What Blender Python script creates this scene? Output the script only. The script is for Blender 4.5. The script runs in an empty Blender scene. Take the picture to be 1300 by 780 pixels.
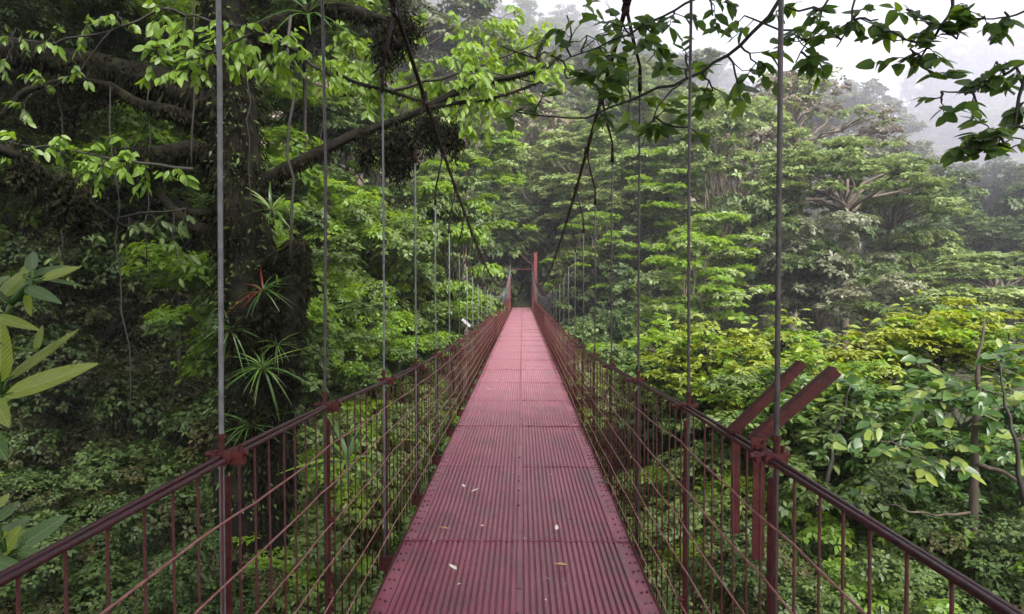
import bpy, math, random
import numpy as np
from mathutils import Vector, Matrix, Euler

random.seed(11)
RNG = np.random.default_rng(11)
SC = bpy.context.scene
COL = SC.collection
R = math.radians
PI = math.pi

# ------------------------------------------------------------------ camera
CAM_H = 1.6                      # eye height above the bridge deck (deck top is z = 0)
FPX = 900.0                      # focal length in pixels of the 1300 px wide photograph
YAW, PITCH = 0.83, -1.655        # turned a little left, a little down
cd = bpy.data.cameras.new('camera')
cd.sensor_width = 36.0
cd.lens = FPX / 1300.0 * 36.0
cd.clip_start = 0.05
cd.clip_end = 2000.0
cam = bpy.data.objects.new('camera', cd)
cam.location = (0, 0, CAM_H)
cam.rotation_euler = (R(90 + PITCH), 0, R(YAW))
COL.objects.link(cam)
SC.camera = cam
CAM_M = cam.rotation_euler.to_matrix()


def at(px, py, d):
    """world point on the ray of photo pixel (px, py) at depth d along the bridge"""
    v = CAM_M @ Vector(((px - 650.0) / FPX, (390.0 - py) / FPX, -1.0))
    return Vector((0, 0, CAM_H)) + v * (d / v.y)


# ------------------------------------------------------------------ light
SUN_EL, SUN_AZ = 50.0, 155.0     # veiled sun behind the camera, to the right (azimuth from +Y towards +X)
world = bpy.data.worlds.new('World')
SC.world = world
world.use_nodes = True
wn, wl = world.node_tree.nodes, world.node_tree.links
bgn = wn['Background']
sky = wn.new('ShaderNodeTexSky')
sky.sky_type = 'NISHITA'
sky.sun_disc = False
sky.sun_elevation = R(SUN_EL)
sky.sun_rotation = R(SUN_AZ)
sky.air_density = 1.0
sky.dust_density = 6.0
sky.ozone_density = 1.0
hs = wn.new('ShaderNodeHueSaturation')
hs.inputs['Saturation'].default_value = 0.30     # cloud cover: nearly white sky
wl.new(sky.outputs[0], hs.inputs['Color'])
wl.new(hs.outputs[0], bgn.inputs['Color'])
bgn.inputs['Strength'].default_value = 0.15
sd = bpy.data.lights.new('sun', 'SUN')
sd.energy = 1.5
sd.angle = R(20)
sd.color = (1.0, 0.96, 0.9)
sun = bpy.data.objects.new('sun', sd)
a = R(SUN_AZ)
sdir = Vector((math.sin(a) * math.cos(R(SUN_EL)), math.cos(a) * math.cos(R(SUN_EL)), math.sin(R(SUN_EL))))
sun.rotation_euler = sdir.to_track_quat('Z', 'Y').to_euler()
COL.objects.link(sun)
SC.view_settings.view_transform = 'Standard'
SC.view_settings.look = 'None'
SC.view_settings.exposure = 1.65
SC.view_settings.gamma = 1.0
cy = SC.cycles
cy.max_bounces = 6
cy.diffuse_bounces = 3
cy.glossy_bounces = 2
cy.transmission_bounces = 3
cy.transparent_max_bounces = 4
cy.volume_bounces = 1
cy.use_denoising = True
cy.caustics_reflective = False
cy.caustics_refractive = False
try:
    cy.denoiser = 'OPENIMAGEDENOISE'
    cy.denoising_input_passes = 'RGB_ALBEDO_NORMAL'
except Exception:
    pass


# ------------------------------------------------------------------ materials
def new_mat(name):
    m = bpy.data.materials.new(name)
    m.use_nodes = True
    nt = m.node_tree
    nt.nodes.clear()
    out = nt.nodes.new('ShaderNodeOutputMaterial')
    return m, nt, out


def ramp(nt, stops):
    n = nt.nodes.new('ShaderNodeValToRGB')
    e = n.color_ramp.elements
    while len(e) < len(stops):
        e.new(0.5)
    for k, (p, c) in enumerate(stops):
        e[k].position = p
        e[k].color = (c[0], c[1], c[2], 1)
    return n


def leaf_mat(name, dark, mid, light, transl=0.35, rough=0.42, spec=0.5):
    m, nt, out = new_mat(name)
    N, L = nt.nodes, nt.links
    geo = N.new('ShaderNodeNewGeometry')
    rp = ramp(nt, [(0.0, dark), (0.5, mid), (1.0, light)])
    tc = N.new('ShaderNodeTexCoord')
    nz = N.new('ShaderNodeTexNoise')
    nz.inputs['Scale'].default_value = 0.9
    nz.inputs['Detail'].default_value = 1.0
    L.new(tc.outputs['Object'], nz.inputs['Vector'])
    oi = N.new('ShaderNodeObjectInfo')
    # per leaf random blended with patches of the crown and a little per plant
    a1 = N.new('ShaderNodeMath'); a1.operation = 'MULTIPLY'; a1.inputs[1].default_value = 0.55
    L.new(geo.outputs['Random Per Island'], a1.inputs[0])
    a2 = N.new('ShaderNodeMath'); a2.operation = 'MULTIPLY_ADD'; a2.inputs[1].default_value = 0.7
    L.new(nz.outputs['Fac'], a2.inputs[0]); L.new(a1.outputs[0], a2.inputs[2])
    a3 = N.new('ShaderNodeMath'); a3.operation = 'MULTIPLY_ADD'; a3.inputs[1].default_value = 0.3
    L.new(oi.outputs['Random'], a3.inputs[0]); L.new(a2.outputs[0], a3.inputs[2])
    a4 = N.new('ShaderNodeMath'); a4.operation = 'SUBTRACT'; a4.inputs[1].default_value = 0.27
    L.new(a3.outputs[0], a4.inputs[0])
    L.new(a4.outputs[0], rp.inputs['Fac'])
    p = N.new('ShaderNodeBsdfPrincipled')
    p.inputs['Roughness'].default_value = rough
    p.inputs['Specular IOR Level'].default_value = spec
    L.new(rp.outputs[0], p.inputs['Base Color'])
    t = N.new('ShaderNodeBsdfTranslucent')
    h = N.new('ShaderNodeHueSaturation')
    h.inputs['Hue'].default_value = 0.485
    h.inputs['Saturation'].default_value = 1.1
    h.inputs['Value'].default_value = 1.7
    L.new(rp.outputs[0], h.inputs['Color']); L.new(h.outputs[0], t.inputs['Color'])
    mx = N.new('ShaderNodeMixShader')
    mx.inputs[0].default_value = transl
    L.new(p.outputs[0], mx.inputs[1]); L.new(t.outputs[0], mx.inputs[2])
    L.new(mx.outputs[0], out.inputs['Surface'])
    return m


def bigleaf_mat(name, mid, light, vein):
    m = leaf_mat(name, tuple(c * 0.7 for c in mid), mid, light, 0.4, 0.28, 0.6)
    nt = m.node_tree
    N, L = nt.nodes, nt.links
    rp = next(n for n in N if n.type == 'VALTORGB')
    tc = N.new('ShaderNodeTexCoord')
    sx = N.new('ShaderNodeSeparateXYZ')
    L.new(tc.outputs['Object'], sx.inputs[0])

    def mth(op, a, b=None, c=None):
        n = N.new('ShaderNodeMath'); n.operation = op
        for i, v in enumerate((a, b, c)):
            if v is None: continue
            if isinstance(v, (int, float)): n.inputs[i].default_value = v
            else: L.new(v, n.inputs[i])
        return n.outputs[0]
    ax = mth('ABSOLUTE', sx.outputs['X'])
    w = mth('SINE', mth('SUBTRACT', mth('MULTIPLY', sx.outputs['Y'], 85.0), mth('MULTIPLY', ax, 130.0)))
    lat = mth('MULTIPLY', mth('SMOOTH_MAX', mth('SUBTRACT', w, 0.86), 0.0, 0.02), 4.0)
    mid_ = mth('LESS_THAN', ax, 0.006)
    nz = N.new('ShaderNodeTexNoise'); nz.inputs['Scale'].default_value = 9.0; nz.inputs['Detail'].default_value = 5.0
    L.new(tc.outputs['Object'], nz.inputs['Vector'])
    spot = mth('GREATER_THAN', nz.outputs['Fac'], 0.70)
    f = mth('MINIMUM', mth('ADD', lat, mid_), 1.0)
    mx = N.new('ShaderNodeMix'); mx.data_type = 'RGBA'
    L.new(f, mx.inputs[0]); L.new(rp.outputs[0], mx.inputs[6]); mx.inputs[7].default_value = (*vein, 1)
    m2 = N.new('ShaderNodeMix'); m2.data_type = 'RGBA'
    L.new(spot, m2.inputs[0]); L.new(mx.outputs[2], m2.inputs[6]); m2.inputs[7].default_value = (0.12, 0.075, 0.025, 1)
    p = next(n for n in N if n.type == 'BSDF_PRINCIPLED')
    h = next(n for n in N if n.type == 'HUE_SAT')
    L.new(m2.outputs[2], p.inputs['Base Color']); L.new(m2.outputs[2], h.inputs['Color'])
    b = N.new('ShaderNodeBump'); b.inputs['Strength'].default_value = 0.5; b.inputs['Distance'].default_value = 0.003
    L.new(mth('ADD', w, nz.outputs['Fac']), b.inputs['Height']); L.new(b.outputs[0], p.inputs['Normal'])
    return m


def solid_mat(name, c1, c2, scale=6.0, rough=0.6, metallic=0.0, bump=0.0, detail=4.0, r2=None, c3=None, stretch=None, spec=0.5):
    m, nt, out = new_mat(name)
    N, L = nt.nodes, nt.links
    tc = N.new('ShaderNodeTexCoord')
    src = tc.outputs['Object']
    if stretch:
        mp = N.new('ShaderNodeMapping')
        mp.inputs['Scale'].default_value = stretch
        L.new(src, mp.inputs['Vector'])
        src = mp.outputs[0]
    nz = N.new('ShaderNodeTexNoise')
    nz.inputs['Scale'].default_value = scale
    nz.inputs['Detail'].default_value = detail
    nz.inputs['Roughness'].default_value = 0.65
    L.new(src, nz.inputs['Vector'])
    st = [(0.32, c1), (0.68, c2)] if c3 is None else [(0.3, c1), (0.52, c2), (0.72, c3)]
    rp = ramp(nt, st)
    L.new(nz.outputs['Fac'], rp.inputs['Fac'])
    p = N.new('ShaderNodeBsdfPrincipled')
    p.inputs['Metallic'].default_value = metallic
    p.inputs['Roughness'].default_value = rough
    p.inputs['Specular IOR Level'].default_value = spec
    L.new(rp.outputs[0], p.inputs['Base Color'])
    if r2 is not None:
        mr = N.new('ShaderNodeMapRange')
        mr.inputs['From Min'].default_value = 0.3
        mr.inputs['From Max'].default_value = 0.7
        mr.inputs['To Min'].default_value = rough
        mr.inputs['To Max'].default_value = r2
        L.new(nz.outputs['Fac'], mr.inputs['Value'])
        L.new(mr.outputs[0], p.inputs['Roughness'])
    if bump:
        b = N.new('ShaderNodeBump')
        b.inputs['Strength'].default_value = bump
        b.inputs['Distance'].default_value = 0.02
        L.new(nz.outputs['Fac'], b.inputs['Height'])
        L.new(b.outputs[0], p.inputs['Normal'])
    L.new(p.outputs[0], out.inputs['Surface'])
    return m


M = {}
M['deck'] = solid_mat('red_deck_paint', (0.05, 0.005, 0.012), (0.16, 0.011, 0.034), 3.2, 0.26, 0, 0.3, 10.0, 0.5, (0.22, 0.042, 0.072), (1, 0.45, 1))
M['deck2'] = solid_mat('red_deck_paint_worn', (0.045, 0.008, 0.013), (0.155, 0.014, 0.037), 4.5, 0.3, 0, 0.3, 10.0, 0.55, (0.20, 0.062, 0.08), (1, 0.5, 1))
M['red'] = solid_mat('dark_red_paint', (0.014, 0.005, 0.004), (0.055, 0.008, 0.008), 18.0, 0.55, 0, 0.4, 6.0, 0.7, (0.085, 0.024, 0.014), None, 0.3)
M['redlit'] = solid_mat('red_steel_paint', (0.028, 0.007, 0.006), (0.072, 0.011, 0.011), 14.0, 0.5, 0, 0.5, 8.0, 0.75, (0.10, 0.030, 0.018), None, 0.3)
M['gate'] = solid_mat('lit_red_paint', (0.08, 0.012, 0.011), (0.17, 0.026, 0.022), 3.0, 0.6, 0, 0.2, 5.0)  # same red paint, lightened to stand for stronger light at the far end
M['rail'] = solid_mat('wine_red_rail_paint', (0.018, 0.005, 0.007), (0.06, 0.013, 0.019), 25.0, 0.35, 0, 0.2, 5.0, 0.55, None, None, 0.35)
M['wire'] = solid_mat('red_wire_paint', (0.15, 0.052, 0.046), (0.30, 0.135, 0.12), 30.0, 0.45, 0, 0.2, 4.0)
M['cable'] = solid_mat('dark_cable_paint', (0.008, 0.005, 0.005), (0.028, 0.009, 0.009), 12.0, 0.6, 0, 0.3, 4.0, None, None, None, 0.25)
M['steel'] = solid_mat('grey_steel', (0.10, 0.10, 0.105), (0.19, 0.19, 0.20), 20.0, 0.5, 0.2, 0.15, 4.0, 0.6)
M['steeldark'] = solid_mat('dark_weathered_steel', (0.03, 0.026, 0.028), (0.08, 0.065, 0.065), 20.0, 0.5, 0.2, 0.2, 4.0)
M['bolt'] = solid_mat('rusty_bolt', (0.03, 0.012, 0.012), (0.09, 0.03, 0.028), 40.0, 0.6)
M['bark'] = solid_mat('grey_brown_bark', (0.06, 0.047, 0.036), (0.19, 0.15, 0.115), 5.0, 0.85, 0, 0.8, 8.0, None, None, (1, 1, 0.25))
M['barkmid'] = solid_mat('brown_bark', (0.03, 0.022, 0.016), (0.10, 0.075, 0.055), 9.0, 0.85, 0, 0.8, 8.0, None, None, (1, 1, 0.25))
M['barkdark'] = solid_mat('dark_wet_bark', (0.008, 0.007, 0.006), (0.032, 0.026, 0.018), 6.0, 0.75, 0, 0.8, 8.0, None, None, (1, 1, 0.3))
M['mossbark'] = solid_mat('mossy_bark', (0.003, 0.003, 0.0024), (0.008, 0.0072, 0.0045), 3.5, 0.9, 0, 1.0, 10.0, None, (0.020, 0.022, 0.008), None, 0.15)
M['moss'] = leaf_mat('brown_moss', (0.004, 0.005, 0.0025), (0.011, 0.012, 0.005), (0.032, 0.03, 0.011), 0.2, 0.9, 0.1)
M['soil'] = solid_mat('forest_soil', (0.012, 0.013, 0.006), (0.035, 0.04, 0.016), 1.5, 0.95, 0, 0.6, 8.0, None, (0.03, 0.045, 0.012), None, 0.1)
M['white'] = solid_mat('weathered_white', (0.3, 0.3, 0.31), (0.5, 0.5, 0.52), 12.0, 0.5)
M['petal'] = solid_mat('pale_petal', (0.55, 0.45, 0.35), (0.75, 0.68, 0.6), 9.0, 0.6)
M['deadleaf'] = solid_mat('fallen_leaf', (0.25, 0.13, 0.06), (0.42, 0.27, 0.12), 9.0, 0.6)

for _m in (M['deck'], M['deck2']):     # worn paint, its pink sheen standing in for sky reflected at grazing angles
    _p = next(n for n in _m.node_tree.nodes if n.type == 'BSDF_PRINCIPLED')
    _nt = _m.node_tree
    _src = _p.inputs['Base Color'].links[0].from_socket
    _tc = _nt.nodes.new('ShaderNodeTexCoord')
    _nz = _nt.nodes.new('ShaderNodeTexNoise'); _nz.inputs['Scale'].default_value = 2.3; _nz.inputs['Detail'].default_value = 9.0; _nz.inputs['Roughness'].default_value = 0.7
    _nt.links.new(_tc.outputs['Object'], _nz.inputs['Vector'])
    _mr = _nt.nodes.new('ShaderNodeMapRange'); _mr.inputs['From Min'].default_value = 0.52; _mr.inputs['From Max'].default_value = 0.70; _mr.inputs['To Max'].default_value = 0.75
    _nt.links.new(_nz.outputs['Fac'], _mr.inputs['Value'])
    _mx = _nt.nodes.new('ShaderNodeMix'); _mx.data_type = 'RGBA'
    _nt.links.new(_mr.outputs[0], _mx.inputs[0]); _nt.links.new(_src, _mx.inputs[6]); _mx.inputs[7].default_value = (0.045, 0.02, 0.018, 1)
    _nt.links.new(_mx.outputs[2], _p.inputs['Base Color'])
    _p.inputs['Sheen Weight'].default_value = 0.4
    _p.inputs['Sheen Roughness'].default_value = 0.4
    _p.inputs['Sheen Tint'].default_value = (1.0, 0.66, 0.74, 1)

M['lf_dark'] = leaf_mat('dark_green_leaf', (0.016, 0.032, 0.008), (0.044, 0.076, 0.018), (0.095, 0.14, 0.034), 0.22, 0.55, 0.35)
M['lf_brown'] = leaf_mat('brownish_leaf', (0.017, 0.021, 0.007), (0.042, 0.048, 0.015), (0.11, 0.088, 0.03), 0.22, 0.6, 0.3)
M['lf_mid'] = leaf_mat('mid_green_leaf', (0.026, 0.05, 0.013), (0.072, 0.116, 0.028), (0.145, 0.2, 0.05), 0.3, 0.48, 0.4)
M['lf_bright'] = leaf_mat('bright_green_leaf', (0.08, 0.15, 0.02), (0.15, 0.25, 0.032), (0.22, 0.33, 0.045), 0.5, 0.42)
M['lf_yellow'] = leaf_mat('yellow_green_leaf', (0.085, 0.125, 0.017), (0.185, 0.235, 0.028), (0.31, 0.335, 0.04), 0.35, 0.42)
M['lf_pale'] = leaf_mat('pale_green_leaf', (0.09, 0.135, 0.042), (0.18, 0.245, 0.078), (0.27, 0.33, 0.118), 0.3, 0.45)
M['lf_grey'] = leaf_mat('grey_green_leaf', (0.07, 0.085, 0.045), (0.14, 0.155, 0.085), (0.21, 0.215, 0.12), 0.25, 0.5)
M['lf_twig'] = leaf_mat('bare_twiggy_leaf', (0.08, 0.066, 0.048), (0.16, 0.135, 0.095), (0.22, 0.19, 0.13), 0.2, 0.6)
M['lf_gloss'] = leaf_mat('glossy_green_leaf', (0.018, 0.045, 0.010), (0.045, 0.10, 0.018), (0.11, 0.18, 0.03), 0.35, 0.32, 0.45)
M['lf_over'] = leaf_mat('overhanging_leaf', (0.032, 0.072, 0.018), (0.07, 0.135, 0.03), (0.13, 0.2, 0.042), 0.5, 0.45)
M['lf_big'] = bigleaf_mat('big_glossy_leaf', (0.18, 0.25, 0.03), (0.30, 0.33, 0.045), (0.27, 0.33, 0.10))
M['lf_bigdark'] = bigleaf_mat('big_dark_glossy_leaf', (0.08, 0.15, 0.045), (0.14, 0.21, 0.06), (0.19, 0.26, 0.11))
M['lf_red'] = leaf_mat('red_bract', (0.06, 0.01, 0.008), (0.12, 0.018, 0.012), (0.2, 0.05, 0.02), 0.3, 0.4)


# ------------------------------------------------------------------ object helpers
def mesh_from(name, V, F, mat, smooth=False):
    me = bpy.data.meshes.new(name)
    me.from_pydata([tuple(v) for v in V], [], F)
    if mat:
        me.materials.append(mat)
    if smooth:
        me.polygons.foreach_set('use_smooth', [True] * len(me.polygons))
    me.update()
    return me


def link(name, data, parent=None, loc=None, rot=None, scale=None):
    o = bpy.data.objects.new(name, data)
    COL.objects.link(o)
    if parent is not None:
        o.parent = parent
    if loc is not None:
        o.location = loc
    if rot is not None:
        o.rotation_euler = rot
    if scale is not None:
        o.scale = scale if hasattr(scale, '__len__') else (scale,) * 3
    return o


def tag(o, label=None, cat=None, group=None, kind=None):
    if label: o['label'] = label
    if cat: o['category'] = cat
    if group: o['group'] = group
    if kind: o['kind'] = kind
    return o


def thing(name, label, cat, loc=(0, 0, 0), group=None):
    o = link(name, None, None, loc)
    o.empty_display_size = 0.2
    return tag(o, label, cat, group)


class MB:
    def __init__(self):
        self.V, self.F = [], []

    def add(self, V, F):
        b = len(self.V)
        self.V += [tuple(v) for v in V]
        self.F += [tuple(i + b for i in f) for f in F]
        return self

    def tube(self, path, rad, n=8, caps=True):
        path = [Vector(p) for p in path]
        k = len(path)
        if not hasattr(rad, '__len__'):
            rad = [rad] * k
        V, F = [], []
        up = Vector((0, 0, 1))
        prev = None
        for i, p in enumerate(path):
            t = (path[min(i + 1, k - 1)] - path[max(i - 1, 0)])
            if t.length < 1e-9: t = Vector((0, 0, 1))
            t.normalize()
            if prev is None:
                ref = up if abs(t.z) < 0.9 else Vector((1, 0, 0))
                u = t.cross(ref).normalized()
            else:
                u = (prev - t * prev.dot(t))
                u = u.normalized() if u.length > 1e-6 else t.cross(up).normalized()
            prev = u
            w = t.cross(u)
            for j in range(n):
                an = 2 * PI * j / n
                V.append(p + (u * math.cos(an) + w * math.sin(an)) * rad[i])
        for i in range(k - 1):
            for j in range(n):
                j2 = (j + 1) % n
                F.append((i * n + j, i * n + j2, (i + 1) * n + j2, (i + 1) * n + j))
        if caps:
            F.append(tuple(range(n - 1, -1, -1)))
            F.append(tuple((k - 1) * n + j for j in range(n)))
        return self.add(V, F)

    def box(self, c, s, rot=None):
        c = Vector(c)
        V = []
        for dx, dy, dz in ((-1, -1, -1), (1, -1, -1), (1, 1, -1), (-1, 1, -1), (-1, -1, 1), (1, -1, 1), (1, 1, 1), (-1, 1, 1)):
            v = Vector((dx * s[0] / 2, dy * s[1] / 2, dz * s[2] / 2))
            if rot is not None: v = rot @ v
            V.append(c + v)
        return self.add(V, [(0, 3, 2, 1), (4, 5, 6, 7), (0, 1, 5, 4), (1, 2, 6, 5), (2, 3, 7, 6), (3, 0, 4, 7)])

    def mesh(self, name, mat, smooth=False):
        return mesh_from(name, self.V, self.F, mat, smooth)

    def obj(self, name, mat, parent=None, smooth=False, loc=None):
        return link(name, self.mesh(name, mat, smooth), parent, loc)


def np_mesh(name, V, quads, mats, midx=None, smooth=False):
    """big mesh of quads from numpy arrays"""
    me = bpy.data.meshes.new(name)
    nv, nq = len(V), len(quads)
    me.vertices.add(nv)
    me.vertices.foreach_set('co', np.ascontiguousarray(V, dtype=np.float32).ravel())
    me.loops.add(nq * 4)
    me.loops.foreach_set('vertex_index', np.ascontiguousarray(quads, dtype=np.int32).ravel())
    me.polygons.add(nq)
    me.polygons.foreach_set('loop_start', np.arange(0, nq * 4, 4, dtype=np.int32))
    for m in (mats if isinstance(mats, (list, tuple)) else [mats]):
        me.materials.append(m)
    if midx is not None:
        me.polygons.foreach_set('material_index', np.asarray(midx, dtype=np.int32))
    if smooth:
        me.polygons.foreach_set('use_smooth', np.ones(nq, dtype=bool))
    me.update(calc_edges=True)
    return me


def unit(a):
    return a / np.maximum(np.linalg.norm(a, axis=-1, keepdims=True), 1e-9)


LEAF_DIAMOND = (np.array([[0, 0, 0], [0.5, 0.45, 0.10], [0, 1, -0.05], [-0.5, 0.45, 0.10]]), np.array([[0, 1, 2, 3]]))
LEAF_OVAL = (np.array([[0, 0, 0], [0.42, 0.25, 0.10], [0.46, 0.6, 0.09], [0, 1, -0.10], [-0.46, 0.6, 0.09], [-0.42, 0.25, 0.10]]),
             np.array([[0, 1, 2, 3], [0, 3, 4, 5]]))


def leaves(P, D, Nn, S, tmpl, aspect=0.5):
    """leaf geometry: base points P, tip directions D, face normals Nn, lengths S"""
    D = unit(D)
    X = unit(np.cross(D, Nn))
    Z = np.cross(X, D)
    T, Q = tmpl
    n, k = len(P), len(T)
    S = np.asarray(S).reshape(-1, 1)
    V = np.empty((n, k, 3))
    for i in range(k):
        V[:, i] = P + (X * (T[i, 0] * aspect) + D * T[i, 1] + Z * T[i, 2]) * S
    F = (Q[None] + (np.arange(n) * k)[:, None, None]).reshape(-1, 4)
    return V.reshape(-1, 3), F


# ------------------------------------------------------------------ terrain
def sstep(a, b, x):
    t = np.clip((np.asarray(x, dtype=float) - a) / (b - a), 0, 1)
    return t * t * (3 - 2 * t)


RIDGE_PX = [-400, 0, 450, 560, 650, 760, 850, 950, 1030, 1080, 1120, 1165, 1220, 1300, 1700]
RIDGE_PY = [-80, -70, -40, -15, 15, 35, 62, 95, 130, 165, 185, 150, 112, 95, 70]
RY = 125.0


def ground_h(x, y):
    x = np.asarray(x, dtype=float); y = np.asarray(y, dtype=float)
    d = np.maximum(y, 8.0)
    px = 663 + 900 * np.clip(x / d, -3, 3)
    ridge = CAM_H + (364 - np.interp(px, RIDGE_PX, RIDGE_PY)) / 900 * RY - 7.0
    # ravine under the bridge
    near = -0.6 - 6.2 * sstep(-1.0, 9.0, y)
    rav = near + 6.0 * sstep(36, 51.5, y) * (1 - sstep(14, 40, x))
    left = np.maximum(0, -x - 9) * 0.33 * sstep(2, 8, y)
    right = -6 * sstep(12, 45, x) * sstep(6, 30, y)
    low = rav + left + right
    y0 = np.where(x > 0, 54 + 18 * sstep(6, 30, x), 54)
    t = np.clip((y - y0) / (RY - y0), 0, 1)
    far = low + (ridge - low) * (t * 0.75 + 0.25 * t * t)
    h = np.where(y > y0, far, low)
    bump = 0.5 * np.sin(x * 0.31 + 1.3) * np.cos(y * 0.27) + 0.3 * np.sin(x * 0.8 + y * 0.6)
    return h + bump * sstep(3, 8, np.abs(x) + np.maximum(0, y - 52))


def gh(x, y):
    return float(ground_h(x, y))


def build_ground():
    xs = np.concatenate([np.linspace(-420, -60, 25)[:-1], np.linspace(-60, 80, 113), np.linspace(80, 460, 27)[1:]])
    ys = np.concatenate([np.linspace(-80, -6, 12)[:-1], np.linspace(-6, 140, 118), np.linspace(140, 620, 22)[1:]])
    X, Y = np.meshgrid(xs, ys)
    Z = ground_h(X, Y)
    V = np.stack([X, Y, Z], -1).reshape(-1, 3)
    nx, ny = len(xs), len(ys)
    i = np.arange(ny - 1)[:, None] * nx + np.arange(nx - 1)[None]
    Q = np.stack([i, i + 1, i + nx + 1, i + nx], -1).reshape(-1, 4)
    o = link('ground', np_mesh('ground', V, Q, M['soil'], None, True))
    tag(o, kind='structure')


build_ground()

# ------------------------------------------------------------------ the suspension bridge
XL, XR = -0.84, 0.70             # rail planes
DL, DR = -0.746, 0.675           # deck edges
CXL, CXR = -0.78, 0.63           # main cables
Y_END = 52.0
Y_START = -4.0
DZ_Y = [-5, 1, 2, 3.05, 4.4, 5.7, 8, 12, 18, 60]
DZ_D = [.46, .47, .485, .52, .585, .645, .71, .78, .80, .80]


def rail_z(y):
    return CAM_H - float(np.interp(y, DZ_Y, DZ_D))


def cable_z(y):
    return CAM_H + 0.02 + 0.0036 * (y - 26.0) ** 2


POST_Y = [-2.0, -0.6, 0.75, 2.0, 3.05]
while POST_Y[-1] < Y_END - 1.6:
    POST_Y.append(POST_Y[-1] + 1.315)

bridge = thing('suspension_bridge', 'long red hanging footbridge with ribbed steel deck leading into the dark forest', 'bridge', (0, 0, 0))


def build_deck():
    # one mesh per half panel, shared by three wear variants
    mid = (DL + DR) / 2 + 0.02
    L = 1.83
    rnd = random.Random(3)

    def panel(x0, x1, seed, outer):
        """ribbed sheet: rib profile across x, gentle dents along y"""
        rr = random.Random(seed)
        prof = []
        edge = 0.075
        pitch = 0.0335
        if outer < 0:
            prof += [(x0, 0.0), (x0 + edge, 0.0)]
            a, b = x0 + edge, x1 - 0.016
        else:
            prof += [(x0, 0.0), (x0 + 0.016, 0.0)]
            a, b = x0 + 0.016, x1 - edge
        n = int(round((b - a) / pitch))
        w = (b - a) / n
        for k in range(n):
            s = a + k * w
            jit = rr.uniform(-0.0007, 0.0007)
            prof += [(s + 0.001, -0.009), (s + w * 0.14, -0.009), (s + w * 0.36, 0.004 + jit), (s + w * 0.82, 0.004 + jit)]
        prof += [(b + 0.001, 0.0), (x1, 0.0)]
        ny = 10
        V, F = [], []
        ph = rr.uniform(0, 6)
        for j in range(ny + 1):
            y = L * j / ny
            if j == 0: y += 0.002
            if j == ny: y -= 0.002
            for (x, z) in prof:
                dent = 0.0035 * math.sin(3.3 * y + ph) + 0.0025 * math.sin(9 * y + 2 * ph + x * 3)
                if j in (0, ny): dent += 0.004 * rr.random()
                V.append((x, y, z + dent))
        m = len(prof)
        for j in range(ny):
            for i in range(m - 1):
                F.append((j * m + i, j * m + i + 1, (j + 1) * m + i + 1, (j + 1) * m + i))
        # turned down lips on the two ends
        for j, s in ((0, 1), (ny, -1)):
            b0 = len(V)
            for i in range(m):
                v = V[j * m + i]
                V.append((v[0], v[1], -0.035))
            for i in range(m - 1):
                q = (j * m + i, b0 + i, b0 + i + 1, j * m + i + 1)
                F.append(q if s > 0 else q[::-1])
        return V, F

    for side, (x0, x1) in ((-1, (DL, mid - 0.002)), (1, (mid + 0.002, DR))):
        vs = []
        for s in range(4):
            V, F = panel(x0, x1, 10 * s + side, side)
            vs.append(mesh_from('deck_panel', V, F, M['deck'] if s % 3 else M['deck2'], False))
        for k in range(-2, 29):
            y = 3.0 - L + k * L - 0.43
            o = link('deck_panel', vs[rnd.randrange(4)], bridge, (0, y, rnd.uniform(-0.003, 0.003)), (rnd.uniform(-0.0012, 0.0012), 0, 0))
    # cover lips over the cross joints: rough welded seams
    for k in range(-2, 30):
        y = 3.0 - L + k * L - 0.43
        mb = MB()
        n = 26
        xs = [DL + 0.01 + (DR - DL - 0.02) * i / n for i in range(n + 1)]
        mb.tube([(x, y + rnd.uniform(-0.006, 0.006), 0.004 + rnd.uniform(-0.002, 0.004)) for x in xs], [rnd.uniform(0.003, 0.0075) for _ in xs], 5)
        mb.obj('weld_seam', M['deck2'], bridge, True)
    # centre strip with its rough lap
    mb = MB()
    y = -4.0
    while y < Y_END:
        mb.box((mid, y + 0.14, 0.006 + rnd.uniform(-0.003, 0.001)), (0.022 + rnd.uniform(-0.004, 0.004), 0.284, 0.005))
        y += 0.285
    tag(mb.obj('centre_strip', M['deck2'], bridge), kind='stuff')
    # edge bolts
    mb = MB()
    y = -1.0
    while y < Y_END:
        for x in (DL + 0.022, DL + 0.052, DR - 0.022, DR - 0.052, mid - 0.01):
            if x == mid - 0.01 and rnd.random() < 0.86: continue
            yy = y + rnd.uniform(-0.02, 0.02)
            r = rnd.uniform(0.004, 0.008)
            mb.tube([(x, yy, 0.0), (x, yy, 0.009 if x != mid - 0.01 else 0.016)], r, 6)
        y += 0.13
    tag(mb.obj('bolt', M['bolt'], bridge), kind='stuff')
    # edge angles and cross beams under the deck
    for x, s in ((DL, -1), (DR, 1)):
        mb = MB()
        mb.box((x + s * 0.004, (Y_END - 4) / 2, -0.03), (0.008, Y_END + 4, 0.085))
        mb.box((x - s * 0.03, (Y_END - 4) / 2, -0.06), (0.06, Y_END + 4, 0.008))
        mb.obj('edge_angle', M['red'], bridge)
    cb = MB()
    cb.box(((XL + XR) / 2, 0, -0.085), (XR - XL + 0.1, 0.05, 0.006))
    cb.box(((XL + XR) / 2, -0.022, -0.125), (XR - XL + 0.1, 0.006, 0.08))
    cm = cb.mesh('cross_beam', M['red'])
    for y in POST_Y:
        link('cross_beam', cm, bridge, (0, y, 0))


build_deck()


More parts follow.
